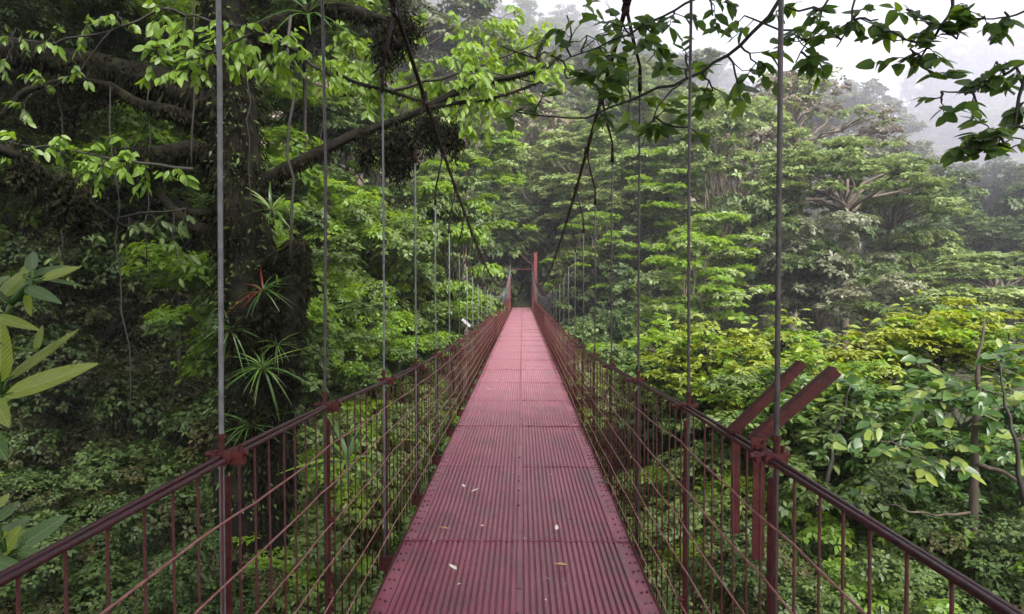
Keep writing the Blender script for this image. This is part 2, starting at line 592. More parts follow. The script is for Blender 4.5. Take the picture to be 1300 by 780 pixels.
def build_sides():
    rnd = random.Random(8)
    bal_m = {}
    for side, X, CX in ((-1, XL, CXL), (1, XR, CXR)):
        # hand rail: two strands side by side
        for k, (dx, dz, r) in enumerate(((-0.0072 * side, 0.0, 0.0074), (0.0072 * side, 0.005, 0.0070))):
            mb = MB()
            ys = np.arange(Y_START, Y_END + 0.01, 0.22)
            mb.tube([(X + dx + 0.004 * math.sin(y * 1.7 + k), y, rail_z(y) + dz + 0.003 * math.sin(y * 2.3 + k * 2)) for y in ys], r, 8)
            mb.obj('rail_cable', M['rail'], bridge, True)
        # main cable
        mb = MB()
        ys = np.arange(-9, Y_END + 0.6, 0.5)
        mb.tube([(CX, y, cable_z(y)) for y in ys], 0.016, 8)
        mc = mb.obj('main_cable', M['cable'], bridge, True)
        # side wires
        for w in range(6):
            mb = MB()
            pts = []
            fr = (w + 1) / 6.35
            for i in range(len(POST_Y) - 1):
                y0, y1 = POST_Y[i], POST_Y[i + 1]
                sag = rnd.uniform(0.003, 0.020)
                kink = rnd.uniform(-0.012, 0.012)
                for s in range(6):
                    t = s / 6
                    y = y0 + (y1 - y0) * t
                    z = rail_z(y) * (1 - fr) + 0.012
                    z -= sag * 4 * t * (1 - t)
                    pts.append((X - side * (0.011 + 0.004 * w / 5) + (0 if s else -side * 0.004), y, z + (kink if s in (0, 1) else 0)))
            mb.tube(pts, 0.0034, 6)
            mb.obj('side_wire', M['wire'], bridge, True)
        # posts, suspenders, clamps
        for i, y in enumerate(POST_Y):
            zr = rail_z(y)
            zc = cable_z(y)
            mb = MB()
            w = 0.015
            mb.box((0, 0, (zr - 0.15) / 2 - 0.05), (w, 0.006, zr + 0.15 - 0.02))
            mb.box((side * 0.009, 0.009, (zr - 0.15) / 2 - 0.05), (0.005, 0.02, zr + 0.15 - 0.02))
            po = mb.obj('post', M['red'], bridge, loc=(X + side * 0.006, y + 0.012, 0))
            # small wire clips on the post
            mb = MB()
            for wv in (2, 4, 5):
                fr = (wv + 1) / 6.35
                zz = zr * (1 - fr) + 0.012
                mb.box((-side * 0.012, -0.006, zz), (0.03, 0.02, 0.02))
                mb.tube([(-side * 0.03, -0.012, zz), (side * 0.012, -0.012, zz)], 0.007, 6)
            tag(mb.obj('clip', M['red'], po), kind='stuff')
            # rod from the main cable hanger to below the deck
            ztop = zc - (0.42 if zc - zr > 1.2 else 0.25)
            mb = MB()
            j = rnd.uniform(-0.011, 0.011)
            xo = side * 0.014
            mb.tube([(0, 0, -0.12), (0, 0, zr), (j, j, (zr + ztop) / 2), (0, 0, ztop)], 0.0078 if i < 4 else 0.0066, 8)
            su = mb.obj('suspender', M['steel'] if (side < 0 and i % 5 != 4) else M['steeldark'], bridge, True, loc=(X + xo, y - 0.012, 0))
            sl_ = MB().tube([(0, 0, zr + 0.012), (0, 0, zr + 0.055)], 0.0098, 8).tube([(0, 0, zr + 0.055), (0, 0, zr + 0.068)], 0.0125, 6)
            sl_.obj('sleeve', M['red'], su)
            # hanger: two straps, a ring and the saddle on the cable
            mb = MB()
            cxl = CX - (X + xo)
            top = Vector((cxl, 0, zc))
            for dy in (-0.022, 0.022):
                mb.tube([top + Vector((0, dy, -0.02)), Vector((cxl * 0.5, dy, (zc + ztop) / 2)), Vector((0, dy * 0.4, ztop + 0.05))], 0.006, 6)
            ring = [Vector((0.0, 0.028 * math.cos(t), ztop + 0.02 + 0.03 * math.sin(t))) for t in np.linspace(0, 2 * PI, 11)]
            mb.tube(ring, 0.007, 6, False)
            mb.tube([(0, 0, ztop - 0.10), (0, 0, ztop - 0.005)], 0.014, 6)
            mb.obj('hanger', M['cable'], su, True)
            mb = MB()
            sl = (cable_z(y + 0.06) - cable_z(y - 0.06))
            mb.tube([top + Vector((0, -0.06, -sl / 2)), top + Vector((0, 0.06, sl / 2))], 0.025, 8)
            mb.box(top + Vector((0, 0, -0.035)), (0.03, 0.07, 0.04))
            mb.box(top + Vector((0, 0, 0.032)), (0.05, 0.03, 0.02))
            mb.obj('saddle', M['cable'], su)
            # rail clamp
            mb = MB()
            mb.tube([(-0.06, -0.006, 0.008), (0.055, 0.006, 0.010)], 0.0095, 8)
            mb.tube([(-0.002, -0.030, 0.0), (0.002, 0.030, 0.0)], 0.021, 8)
            mb.box((0.03, 0, -0.003), (0.03, 0.035, 0.036))
            mb.box((-0.036, 0, 0.004), (0.014, 0.026, 0.026))
            mb.tube([(0.036, 0, 0.005), (0.036, 0, 0.035)], 0.006, 6)
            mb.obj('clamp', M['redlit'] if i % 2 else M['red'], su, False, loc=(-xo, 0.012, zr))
        # balusters: nearest 150 on each side one by one
        far = MB()
        y = 0.62
        k = 0
        while y < Y_END - 0.3:
            if min(abs(y - p) for p in POST_Y) > 0.05:
                zr = rail_z(y)
                if k < 150:
                    key = round(zr, 2)
                    if key not in bal_m:
                        b = MB()
                        hh = key + 0.07
                        b.tube([(0, 0, -0.07), (0.002, 0.002, hh * 0.4), (0, 0, key - 0.004)], 0.0036, 6)
                        bal_m[key] = b.mesh('baluster', M['red'], True)
                    link('baluster', bal_m[key], bridge, (X, y, 0), (rnd.uniform(-0.006, 0.006), rnd.uniform(-0.006, 0.006), 0))
                else:
                    far.tube([(X, y, -0.07), (X, y, zr)], 0.0042, 4)
                k += 1
            y += 0.132
        tag(far.obj('baluster', M['red'], bridge), kind='stuff')
    # bent angle-iron brackets on the right rail
    for (px, py0, pyb, ax, ay, y, w) in ((966, 560, 713, 1064, 472, 2.09, 0.035), (936, 549, 680, 1021, 463, 2.34, 0.030)):
        p0 = at(px, py0, y); pb = at(px, pyb, y); pa = at(ax, ay, y + 0.03)
        x = p0.x
        mb = MB()
        mb.box((x, y + 0.016, (p0.z + pb.z) / 2), (w, 0.005, p0.z - pb.z))
        mb.box((x + w / 2 - 0.0025, y + 0.035, (p0.z + pb.z) / 2), (0.005, 0.035, p0.z - pb.z))
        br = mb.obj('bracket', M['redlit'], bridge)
        d = pa - Vector((x, y + 0.016, p0.z))
        le = d.length
        d.normalize()
        ya = Vector((0, 1, 0)); ya = (ya - d * ya.dot(d)).normalized()
        rot = Matrix((d.cross(ya), ya, d)).transposed()
        rot = Matrix([[d.cross(ya)[i], ya[i], d[i]] for i in range(3)])
        c = Vector((x, y + 0.022, p0.z)) + d * (le / 2 - 0.008)
        mb = MB()
        mb.box(c, (w * 0.92, 0.006, le + 0.02), rot)
        mb.box(c + rot @ Vector((w * 0.46 - 0.003, 0.02, 0)), (0.006, 0.036, le + 0.02), rot)
        mb.obj('bracket_arm', M['red'], br)
        mb = MB()
        mb.box((x - 0.004, y + 0.009, p0.z - 0.012), (w * 1.25, 0.005, 0.04))
        for bx_, bz_ in ((-0.3, -0.02), (0.3, -0.004)):
            mb.tube([(x + bx_ * w, y - 0.004, p0.z + bz_), (x + bx_ * w, y + 0.008, p0.z + bz_)], 0.0055, 6)
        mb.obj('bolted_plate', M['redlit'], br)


build_sides()


def build_gate():
    y = Y_END - 0.3
    mb = MB()
    for sx in (-0.09, 0.09):
        for sy in (-0.09, 0.09):
            mb.box((0.96 + sx - 0.04 * 0, y + sy, 1.4), (0.05, 0.05, 5.4))
    mb.box((0.96, y - 0.1, 1.4), (0.17, 0.012, 5.35))
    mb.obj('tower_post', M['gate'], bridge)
    mb = MB()
    for sx in (-0.08, 0.08):
        for sy in (-0.08, 0.08):
            mb.box((-0.98 + sx, y + sy, 0.2), (0.05, 0.05, 4.3))
    mb.box((-0.98, y - 0.09, 0.2), (0.2, 0.012, 4.28))
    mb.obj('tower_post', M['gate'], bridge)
    mb = MB()
    mb.box((0, y - 0.02, 2.86), (2.1, 0.12, 0.09))
    mb.obj('cross_bar', M['red'], bridge)
    mb = MB()
    d = Vector((-1.0, 0, 0.95))
    mb.tube([(0.86, y, 3.0), (-0.15, y - 0.02, 4.0)], 0.05, 6)
    mb.obj('brace', M['red'], bridge)
    for X, s in ((XL, -1), (XR, 1)):
        mb = MB()
        for i in range(30):
            yy = y - 0.2 - i * 0.24
            hh_ = 0.85 + 1.5 * max(0.0, 1 - i / 14) ** 1.6
            mb.box((X, yy, hh_ / 2), (0.02, 0.03, hh_))
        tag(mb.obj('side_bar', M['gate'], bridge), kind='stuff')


build_gate()

# path on the far bank
pm = MB()
pm.box((0, Y_END + 6, -0.12), (2.2, 12, 0.1))
tag(pm.obj('path', M['soil']), kind='structure')


# ------------------------------------------------------------------ crowns
def clump_leaves(C, Rr, n, flat=0.5, up=0.55, size=0.2, rnd=RNG, droop=0.2, shell=0.75, per=8):
    """whorls of leaves at twig ends, spread through a flattened ellipsoid clump, mostly on its upper shell"""
    k = max(3, n // per)
    d = unit(rnd.normal(size=(k, 3)))
    d[:, 2] = np.where(d[:, 2] < -0.25, -d[:, 2], d[:, 2])
    rad = 0.45 + 0.6 * rnd.random(k) ** 0.5
    P = C + d * rad[:, None] * np.array([Rr, Rr, Rr * flat])
    A = unit(d * (1 - up) + np.array([0, 0, 1]) * up + rnd.normal(size=(k, 3)) * 0.22)
    U = unit(np.cross(A, unit(rnd.normal(size=(k, 3)))))
    W = np.cross(A, U)
    an = (np.arange(per) * 2.4)[None] + rnd.random((k, 1)) * 6.28 + rnd.normal(size=(k, per)) * 0.3
    lift = rnd.random((k, per)) * 0.6 - 0.15
    D = U[:, None] * np.cos(an)[..., None] + W[:, None] * np.sin(an)[..., None] + A[:, None] * lift[..., None]
    D = D.reshape(-1, 3) - np.array([0, 0, droop])
    Nn = np.repeat(A, per, 0) + rnd.normal(size=(k * per, 3)) * 0.22
    S = size * np.repeat(0.75 + 0.5 * rnd.random(k), per) * (0.7 + 0.5 * rnd.random(k * per))
    P = np.repeat(P, per, 0) + unit(D) * S[:, None] * 0.12
    return P, D, unit(Nn), S


def limb_path(a, b, rnd, k=5, wob=0.08):
    a, b = np.array(a, float), np.array(b, float)
    L = np.linalg.norm(b - a)
    pts = []
    for i in range(k + 1):
        t = i / k
        p = a + (b - a) * t
        p[2] += 0.12 * L * math.sin(PI * t) * 0.5
        if 0 < i < k:
            p += np.array([rnd.uniform(-1, 1), rnd.uniform(-1, 1), rnd.uniform(-.5, .5)]) * wob * L
        pts.append(p)
    return pts


KINDS = {}


WHORL = {'dark_near': 5, 'brown_near': 4, 'mid_near': 6, 'shrub': 6, 'shrub_dark': 5}


def make_kind(key, shape, mat, width, height, clumps, per, leaf, seed, tmpl=LEAF_DIAMOND, flat=0.45, up=0.55, aspect=0.55, mat2=None, bark='bark', limb_r=0.05, crad=(0.10, 0.2), limbs=True, droop=0.25):
    """crown centred on the origin, with the limbs that carry it. Shapes: round, layered, dome, column"""
    rr = random.Random(seed)
    rng = np.random.default_rng(seed)
    W, H = width / 2, height / 2
    cs = []
    tries = 0
    while len(cs) < clumps and tries < 6000:
        tries += 1
        if shape == 'round':
            d = Vector((rr.gauss(0, 1), rr.gauss(0, 1), rr.gauss(0, 1))).normalized()
            q = rr.random() ** 0.4
            c = (d.x * W * q * 0.86, d.y * W * q * 0.86, d.z * H * q * 0.86)
            cr = width * rr.uniform(*crad)
        elif shape == 'layered':
            nl = 5
            lay = rr.randrange(nl)
            z = (-0.9 + 1.8 * lay / (nl - 1)) * H * 0.9 + rr.uniform(-.26, .26) * H
            rmax = W * (1.0 - 0.55 * ((lay) / (nl - 1)) ** 2.0) * (0.82 + 0.3 * ((seed * 7 + lay * 13) % 5) / 5)
            an = rr.uniform(0, 2 * PI); q = math.sqrt(rr.random()) * rmax * 0.9
            c = (q * math.cos(an), q * math.sin(an), z - 0.12 * H * (q / W) ** 2)
            cr = width * rr.uniform(*crad)
        elif shape == 'dome':
            an = rr.uniform(0, 2 * PI); q = math.sqrt(rr.random()) * W * 0.93
            z = H * (1 - 1.7 * (q / W) ** 2) + rr.uniform(-0.35, 0.08) * H
            c = (q * math.cos(an), q * math.sin(an), z)
            cr = width * rr.uniform(*crad)
        else:
            z = rr.uniform(-1, 1) * H * 0.95
            q = W * math.sqrt(rr.random()) * (0.9 - 0.3 * abs(z / H))
            an = rr.uniform(0, 2 * PI)
            c = (q * math.cos(an), q * math.sin(an), z)
            cr = width * rr.uniform(*crad)
        cs.append((c, cr))
    Ps, Ds, Ns, Ss, Mi = [], [], [], [], []
    for (c, cr) in cs:
        n = int(0.72 * per * (cr / (width * (crad[0] + crad[1]) / 2)) ** 1.7)
        P, D, Nn, S = clump_leaves(np.array(c), cr, n, flat, up, leaf, rng, droop, per=WHORL.get(key, 8))
        Ps.append(P); Ds.append(D); Ns.append(Nn); Ss.append(S)
        n = len(P)
        Mi.append(np.full(n, 1 if (mat2 and rr.random() < 0.33) else 0))
    P, D, Nn, S = map(np.concatenate, (Ps, Ds, Ns, Ss))
    V, F = leaves(P, D, Nn, S, tmpl, aspect)
    nf = len(tmpl[1])
    mi = np.repeat(np.concatenate(Mi), nf)
    me = np_mesh(key + '_crown', V, F, [M[mat]] + ([M[mat2]] if mat2 else []), mi if mat2 else None)
    lm = None
    if limbs:
        mb = MB()
        base = np.array([0, 0, -H * (0.95 if shape != 'column' else 1.0)])
        sel = cs[:]
        rr.shuffle(sel)
        for (c, cr) in sel[:min(len(sel), 26)]:
            st = base * (1 - 0.6 * rr.random()) if shape in ('layered', 'column', 'round') else base * (1 - 0.25 * rr.random())
            c2 = np.array(c) - np.array([0, 0, cr * flat * 0.4])
            pts = limb_path(st, c2, rr)
            r0 = limb_r * width / 7 * rr.uniform(0.7, 1.2)
            mb.tube(pts, [r0 * (1 - 0.75 * i / 5) for i in range(6)], 5, False)
            # twigs
            for _ in range(7 if 'near' in key else 3):
                e = np.array(c) + np.array([rr.uniform(-1, 1), rr.uniform(-1, 1), rr.uniform(-.3, .3)]) * cr * 0.8
                mb.tube(limb_path(pts[3], e, rr, 3), [r0 * 0.3, r0 * 0.22, r0 * 0.16, r0 * 0.1], 4, False)
        mb.tube([base, base * 0.5, base * 0.0, (0, 0, H * 0.4)], [limb_r * 1.6 * width / 7, limb_r * 1.4 * width / 7, limb_r * width / 7, limb_r * 0.4 * width / 7], 7, False)
        lm = mb.mesh(key + '_limbs', M[bark], True)
    KINDS[key] = dict(crown=me, limbs=lm, w=width, h=height, bark=bark, r=limb_r * 1.7 * width / 7)


make_kind('layer_a', 'layered', 'lf_pale', 7.0, 6.0, 78, 270, 0.215, 1, flat=0.28, up=0.8, crad=(0.045, 0.125))
make_kind('layer_b', 'layered', 'lf_bright', 7.0, 5.4, 78, 270, 0.215, 2, flat=0.30, up=0.8, crad=(0.045, 0.125), mat2='lf_pale')
make_kind('layer_c', 'layered', 'lf_mid', 7.0, 6.6, 78, 270, 0.215, 3, flat=0.34, up=0.7, crad=(0.045, 0.125), mat2='lf_pale')
make_kind('round_a', 'round', 'lf_mid', 7.0, 6.4, 60, 400, 0.24, 4, flat=0.55, crad=(0.07, 0.15), mat2='lf_dark')
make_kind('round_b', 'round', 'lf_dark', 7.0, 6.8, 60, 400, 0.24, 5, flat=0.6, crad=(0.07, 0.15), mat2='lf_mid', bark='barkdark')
make_kind('round_c', 'round', 'lf_grey', 7.0, 6.0, 60, 380, 0.23, 6, flat=0.55, crad=(0.06, 0.15), mat2='lf_mid')
make_kind('dome_a', 'dome', 'lf_pale', 8.0, 3.0, 95, 230, 0.2, 7, flat=0.26, up=0.85, crad=(0.04, 0.11), mat2='lf_mid', limb_r=0.075)
make_kind('dome_b', 'dome', 'lf_mid', 8.0, 3.4, 60, 330, 0.25, 8, flat=0.34, up=0.75, crad=(0.06, 0.15), mat2='lf_pale', limb_r=0.06)
make_kind('twig_a', 'dome', 'lf_twig', 8.0, 4.0, 54, 150, 0.22, 9, flat=0.4, up=0.6, crad=(0.07, 0.15), mat2='lf_pale', limb_r=0.085)
make_kind('dark_near', 'round', 'lf_dark', 5.0, 5.4, 64, 640, 0.108, 10, flat=0.7, up=0.5, crad=(0.08, 0.18), mat2='lf_brown', bark='barkdark', limb_r=0.04)
make_kind('brown_near', 'round', 'lf_brown', 5.0, 5.0, 64, 640, 0.092, 12, flat=0.75, up=0.4, crad=(0.08, 0.17), mat2='lf_dark', bark='barkdark', droop=0.6, limb_r=0.04)
make_kind('mid_near', 'round', 'lf_mid', 5.0, 4.6, 60, 420, 0.16, 13, flat=0.6, up=0.6, crad=(0.08, 0.17), mat2='lf_bright', bark='barkdark', limb_r=0.04)
make_kind('bright_near', 'layered', 'lf_bright', 5.0, 3.8, 46, 340, 0.18, 14, flat=0.4, up=0.65, crad=(0.07, 0.17), mat2='lf_mid', bark='barkdark', limb_r=0.04, tmpl=LEAF_OVAL, droop=0.5)
make_kind('shrub', 'round', 'lf_mid', 3.0, 2.8, 44, 400, 0.115, 15, flat=0.6, up=0.6, crad=(0.09, 0.19), mat2='lf_bright', bark='barkdark', limb_r=0.03)
make_kind('shrub_dark', 'round', 'lf_dark', 3.0, 2.8, 44, 440, 0.095, 16, flat=0.65, up=0.55, crad=(0.09, 0.19), mat2='lf_brown', bark='barkdark', limb_r=0.03)


def tree(kind, px, py, d, w_px, label, name='tree', cat='tree', group=None, hs=1.0, rz=None, lean=0.0, trunk=True, h_px=None):
    """tree whose crown is centred on photo pixel (px, py) at depth d and is w_px wide there"""
    K = KINDS[kind]
    c = at(px, py, d)
    s = w_px * d / FPX / K['w']
    sz = s * hs if h_px is None else h_px * d / FPX / K['h']
    rz = random.uniform(0, 2 * PI) if rz is None else rz
    bx, by = c.x + lean, c.y + abs(lean) * 0.3
    g = gh(bx, by)
    bot = c.z - K['h'] / 2 * sz * 0.9
    g = min(g - 0.3, bot - 0.5)
    root = thing(name, label, cat, (bx, by, g), group)
    link('crown', K['crown'], root, (c.x - bx, c.y - by, c.z - g), (0, 0, rz), (s, s, sz))
    if K['limbs'] is not None:
        link('limb', K['limbs'], root, (c.x - bx, c.y - by, c.z - g), (0, 0, rz), (s, s, sz))
    if trunk:
        mb = MB()
        k = 6
        r = K['r'] * s
        top = Vector((c.x - bx, c.y - by, bot - g + 0.15))
        pts, rad = [], []
        for i in range(k + 1):
            t = i / k
            p = top * t
            if 0 < i < k:
                p = p + Vector((random.uniform(-1, 1), random.uniform(-1, 1), 0)) * 0.05 * min(2.0, top.z * 0.3)
            pts.append(p)
            rad.append(r * (1.35 - 0.4 * t))
        mb.tube(pts, rad, 8, False)
        mb.obj('trunk', M[K['bark']], root, True)
    return root


# ---- far forest on the hills: one mass in the mist, beyond the trees one can tell apart
def build_far_forest():
    rr = random.Random(5)
    pts, rot, scl, typ = [], [], [], []
    y = 62.0
    while y < 150:
        step = 4.2 + (y - 60) * 0.02
        x = -y * 0.82
        while x < y * 0.80:
            xx, yy = x + rr.uniform(-1.8, 1.8), y + rr.uniform(-1.8, 1.8)
            px = 663 + 900 * xx / yy
            g = gh(xx, yy)
            if not (px > 980 and yy < 78):
                s = rr.uniform(0.75, 1.35)
                pts.append((xx, yy, g + 3.4 * s + rr.uniform(0, 2.2))); rot.append(rr.uniform(0, 6.28)); scl.append(s)
                typ.append(rr.choices([0, 1, 2, 3, 4], [4, 2, 3, 3, 0.5])[0])
            x += step
        y += step * 0.95
    me = bpy.data.meshes.new('forest')
    me.from_pydata(pts, [], [])
    for nm, vals, ty in (('rotz', rot, 'FLOAT'), ('scl', scl, 'FLOAT'), ('typ', typ, 'INT')):
        at_ = me.attributes.new(nm, ty, 'POINT')
        at_.data.foreach_set('value', vals)
    o = link('forest', me)
    tag(o, 'misty forest covering the far hillsides', 'forest', None, 'stuff')
    return o


forest = build_far_forest()


def forest_nodes(o, sources):
    ng = bpy.data.node_groups.new('forest_scatter', 'GeometryNodeTree')
    ng.interface.new_socket('Geometry', in_out='INPUT', socket_type='NodeSocketGeometry')
    ng.interface.new_socket('Geometry', in_out='OUTPUT', socket_type='NodeSocketGeometry')
    N, L = ng.nodes, ng.links
    gi, go = N.new('NodeGroupInput'), N.new('NodeGroupOutput')
    join = N.new('GeometryNodeJoinGeometry')
    ar = N.new('GeometryNodeInputNamedAttribute'); ar.data_type = 'FLOAT'; ar.inputs['Name'].default_value = 'rotz'
    asx = N.new('GeometryNodeInputNamedAttribute'); asx.data_type = 'FLOAT'; asx.inputs['Name'].default_value = 'scl'
    aty = N.new('GeometryNodeInputNamedAttribute'); aty.data_type = 'INT'; aty.inputs['Name'].default_value = 'typ'
    cx = N.new('ShaderNodeCombineXYZ')
    L.new(ar.outputs['Attribute'], cx.inputs['Z'])
    for i, s in enumerate(sources):
        oi = N.new('GeometryNodeObjectInfo')
        oi.inputs['Object'].default_value = s
        oi.transform_space = 'ORIGINAL'
        cmp = N.new('FunctionNodeCompare'); cmp.data_type = 'INT'; cmp.operation = 'EQUAL'
        L.new(aty.outputs['Attribute'], cmp.inputs[2])
        cmp.inputs[3].default_value = i
        ip = N.new('GeometryNodeInstanceOnPoints')
        L.new(gi.outputs[0], ip.inputs['Points'])
        L.new(cmp.outputs[0], ip.inputs['Selection'])
        L.new(oi.outputs['Geometry'], ip.inputs['Instance'])
        L.new(cx.outputs[0], ip.inputs['Rotation'])
        L.new(asx.outputs['Attribute'], ip.inputs['Scale'])
        L.new(ip.outputs[0], join.inputs[0])
    L.new(join.outputs[0], go.inputs[0])
    md = o.modifiers.new('scatter', 'NODES')
    md.node_group = ng


# ------------------------------------------------------------------ trees one can tell apart
T = tree
# centre, beyond and around the gate
g1 = T('layer_a', 690, 262, 58, 150, 'pale green tree in flat layers just above the red gate', h_px=150)
T('layer_a', 800, 300, 50, 190, 'pale layered tree right of the gate with drooping tiers', h_px=190)
T('layer_b', 868, 385, 32, 185, 'fresh green layered tree behind the second suspender rod on the right', h_px=165)
T('layer_a', 905, 265, 46, 200, 'tall layered tree behind the right rods above the fresh green one', h_px=250)
T('layer_c', 790, 190, 68, 190, 'broad layered tree on the slope behind the right main cable', h_px=150)
dA = T('dome_a', 1075, 228, 44, 235, 'umbrella shaped tree with bare spreading limbs on the right slope', cat='tree', h_px=100, rz=0.6)
T('dome_a', 910, 165, 60, 220, 'wide flat topped tree high on the slope left of the umbrella tree', h_px=90)
T('twig_a', 660, 185, 72, 210, 'brownish half bare tree on the slope above the gate', h_px=120)
tw = T('twig_a', 1010, 150, 66, 220, 'brownish bare limbed tree behind the umbrella tree', h_px=110)
T('twig_a', 940, 225, 55, 170, 'thin leaved brown tree with crooked limbs beside the tall layered tree', h_px=130)
T('round_c', 1040, 350, 40, 190, 'grey green bushy tree below the umbrella tree', h_px=190)
T('round_a', 965, 330, 44, 150, 'mid green tree between the layered tree and the grey green one', h_px=210)
T('dome_b', 1165, 335, 46, 150, 'small dome shaped green tree on the far right slope', h_px=90)
T('round_c', 1120, 390, 36, 150, 'rounded green tree below the small dome shaped one', h_px=110)
T('dome_a', 1265, 352, 40, 200, 'pale flat crown at the right edge below the dark hill', h_px=60)
T('dome_b', 1250, 400, 30, 230, 'spreading green crown at the right edge above the yellow green tree', h_px=70)
for i, (px, py, d, w, h) in enumerate([(1180, 265, 78, 120, 130), (1240, 250, 84, 120, 130), (1300, 265, 80, 130, 150), (1215, 300, 70, 130, 90),
                                       (1290, 310, 66, 120, 90), (1350, 290, 74, 160, 160), (1140, 290, 74, 110, 100)]):
    T('round_b', px, py, d, w, ['dark bluish tree left of its fellows on the far right hillside, under the mist gap', 'dark bluish tree high on the far right hillside below the hanging corner branch', 'dark bluish tree at the right edge of the far hillside', 'dark bluish tree low on the far right hillside above the small dome tree', 'dark bluish tree low at the right edge above the pale flat crown', 'dark bluish tree half cut by the right edge of the far hillside', 'dark bluish tree just right of the umbrella tree on the far hillside'][i], group='dark trees on the right hillside', h_px=h)
for i, (px, py, d, w, h) in enumerate([(1075, 135, 95, 110, 80), (1040, 160, 90, 90, 90), (1120, 165, 92, 90, 80), (1110, 205, 84, 110, 80), (1150, 215, 86, 100, 80)]):
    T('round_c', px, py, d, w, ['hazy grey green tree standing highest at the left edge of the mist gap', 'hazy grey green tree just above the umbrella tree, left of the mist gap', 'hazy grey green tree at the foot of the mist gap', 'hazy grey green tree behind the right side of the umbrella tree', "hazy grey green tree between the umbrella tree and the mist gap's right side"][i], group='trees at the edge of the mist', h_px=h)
for i, (px, py, d, w, h) in enumerate([(1185, 120, 125, 80, 140), (1232, 95, 130, 90, 150), (1290, 85, 130, 110, 150), (1210, 170, 118, 110, 110)]):
    T('round_b', px, py, d, w, ['tall pale misty tree shape at the left of the far ridge group', 'tall pale misty tree shape in the middle of the far ridge group', 'tall pale misty tree shape at the right edge of the far ridge', 'shorter pale misty tree shape below the others on the far ridge'][i], group='tall misty trees on the far ridge', h_px=h)
T('layer_b', 752, 318, 46, 130, 'light green layered tree low beside the right main cable', h_px=90)
T('layer_a', 735, 225, 54, 170, 'pale layered tree behind the upper right main cable', h_px=110)
T('layer_b', 835, 255, 48, 170, 'light green layered tree behind the third right rod', h_px=120)
T('layer_a', 985, 255, 50, 150, 'pale layered tree touching the left tips of the umbrella tree', h_px=110)
T('layer_b', 905, 330, 40, 150, 'light green layered tree above the yellow green trees', h_px=110)
T('dome_a', 1130, 260, 48, 170, 'pale flat crown hanging right of and below the umbrella tree', h_px=70)
T('mid_near', 430, 430, 17, 150, 'light green bush tree closing the gap right of the mossy trunk', h_px=150)
T('mid_near', 400, 470, 15, 170, 'green bush tree at the foot of the gap right of the mossy trunk', h_px=150)
T('mid_near', 480, 470, 18, 150, 'green bush tree behind the third left rod', h_px=130)
T('mid_near', 520, 455, 19, 120, 'light green bush tree behind the fourth left rod', h_px=100)
T('brown_near', 505, 420, 22, 130, 'brownish dark tree behind the third and fourth left rods', h_px=190)
# middle distance filling around the gate: dark forest
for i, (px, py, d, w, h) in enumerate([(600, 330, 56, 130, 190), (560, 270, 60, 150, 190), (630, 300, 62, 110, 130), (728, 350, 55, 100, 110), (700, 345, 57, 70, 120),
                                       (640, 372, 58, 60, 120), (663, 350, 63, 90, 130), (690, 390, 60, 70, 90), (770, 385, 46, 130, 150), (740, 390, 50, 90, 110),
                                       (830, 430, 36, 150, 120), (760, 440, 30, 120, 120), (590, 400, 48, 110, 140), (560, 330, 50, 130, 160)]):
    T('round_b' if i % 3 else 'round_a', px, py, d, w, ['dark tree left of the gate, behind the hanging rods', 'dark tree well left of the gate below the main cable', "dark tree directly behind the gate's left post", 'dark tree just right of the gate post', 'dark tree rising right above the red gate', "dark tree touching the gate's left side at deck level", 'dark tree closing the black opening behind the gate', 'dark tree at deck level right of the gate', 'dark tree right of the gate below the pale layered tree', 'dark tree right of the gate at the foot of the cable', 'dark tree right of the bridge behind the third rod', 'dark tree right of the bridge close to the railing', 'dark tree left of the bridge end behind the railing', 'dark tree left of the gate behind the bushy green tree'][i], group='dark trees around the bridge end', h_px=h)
# the dark green tunnel the path runs into
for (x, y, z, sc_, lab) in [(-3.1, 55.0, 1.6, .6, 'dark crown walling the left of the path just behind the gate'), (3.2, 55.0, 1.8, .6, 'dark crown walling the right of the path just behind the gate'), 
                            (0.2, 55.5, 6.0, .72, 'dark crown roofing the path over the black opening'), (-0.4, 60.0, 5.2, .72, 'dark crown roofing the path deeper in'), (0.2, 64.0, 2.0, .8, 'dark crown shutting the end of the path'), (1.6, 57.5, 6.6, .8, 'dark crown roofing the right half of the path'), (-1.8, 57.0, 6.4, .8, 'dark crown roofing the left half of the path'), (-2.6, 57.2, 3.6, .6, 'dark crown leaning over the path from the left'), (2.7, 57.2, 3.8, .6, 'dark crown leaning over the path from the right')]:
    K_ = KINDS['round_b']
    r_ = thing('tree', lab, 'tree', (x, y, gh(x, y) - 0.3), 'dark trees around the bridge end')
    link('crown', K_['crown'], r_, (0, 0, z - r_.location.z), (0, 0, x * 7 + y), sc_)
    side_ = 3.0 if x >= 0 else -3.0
    MB().tube([(side_ if abs(x) < 1 else 0, 0.8, 0), (side_ * 0.7 if abs(x) < 1 else 0, 0.5, (z - r_.location.z) * 0.6), (0, 0, z - r_.location.z)], [0.16, 0.13, 0.06], 8).obj('trunk', M['barkdark'], r_, True)
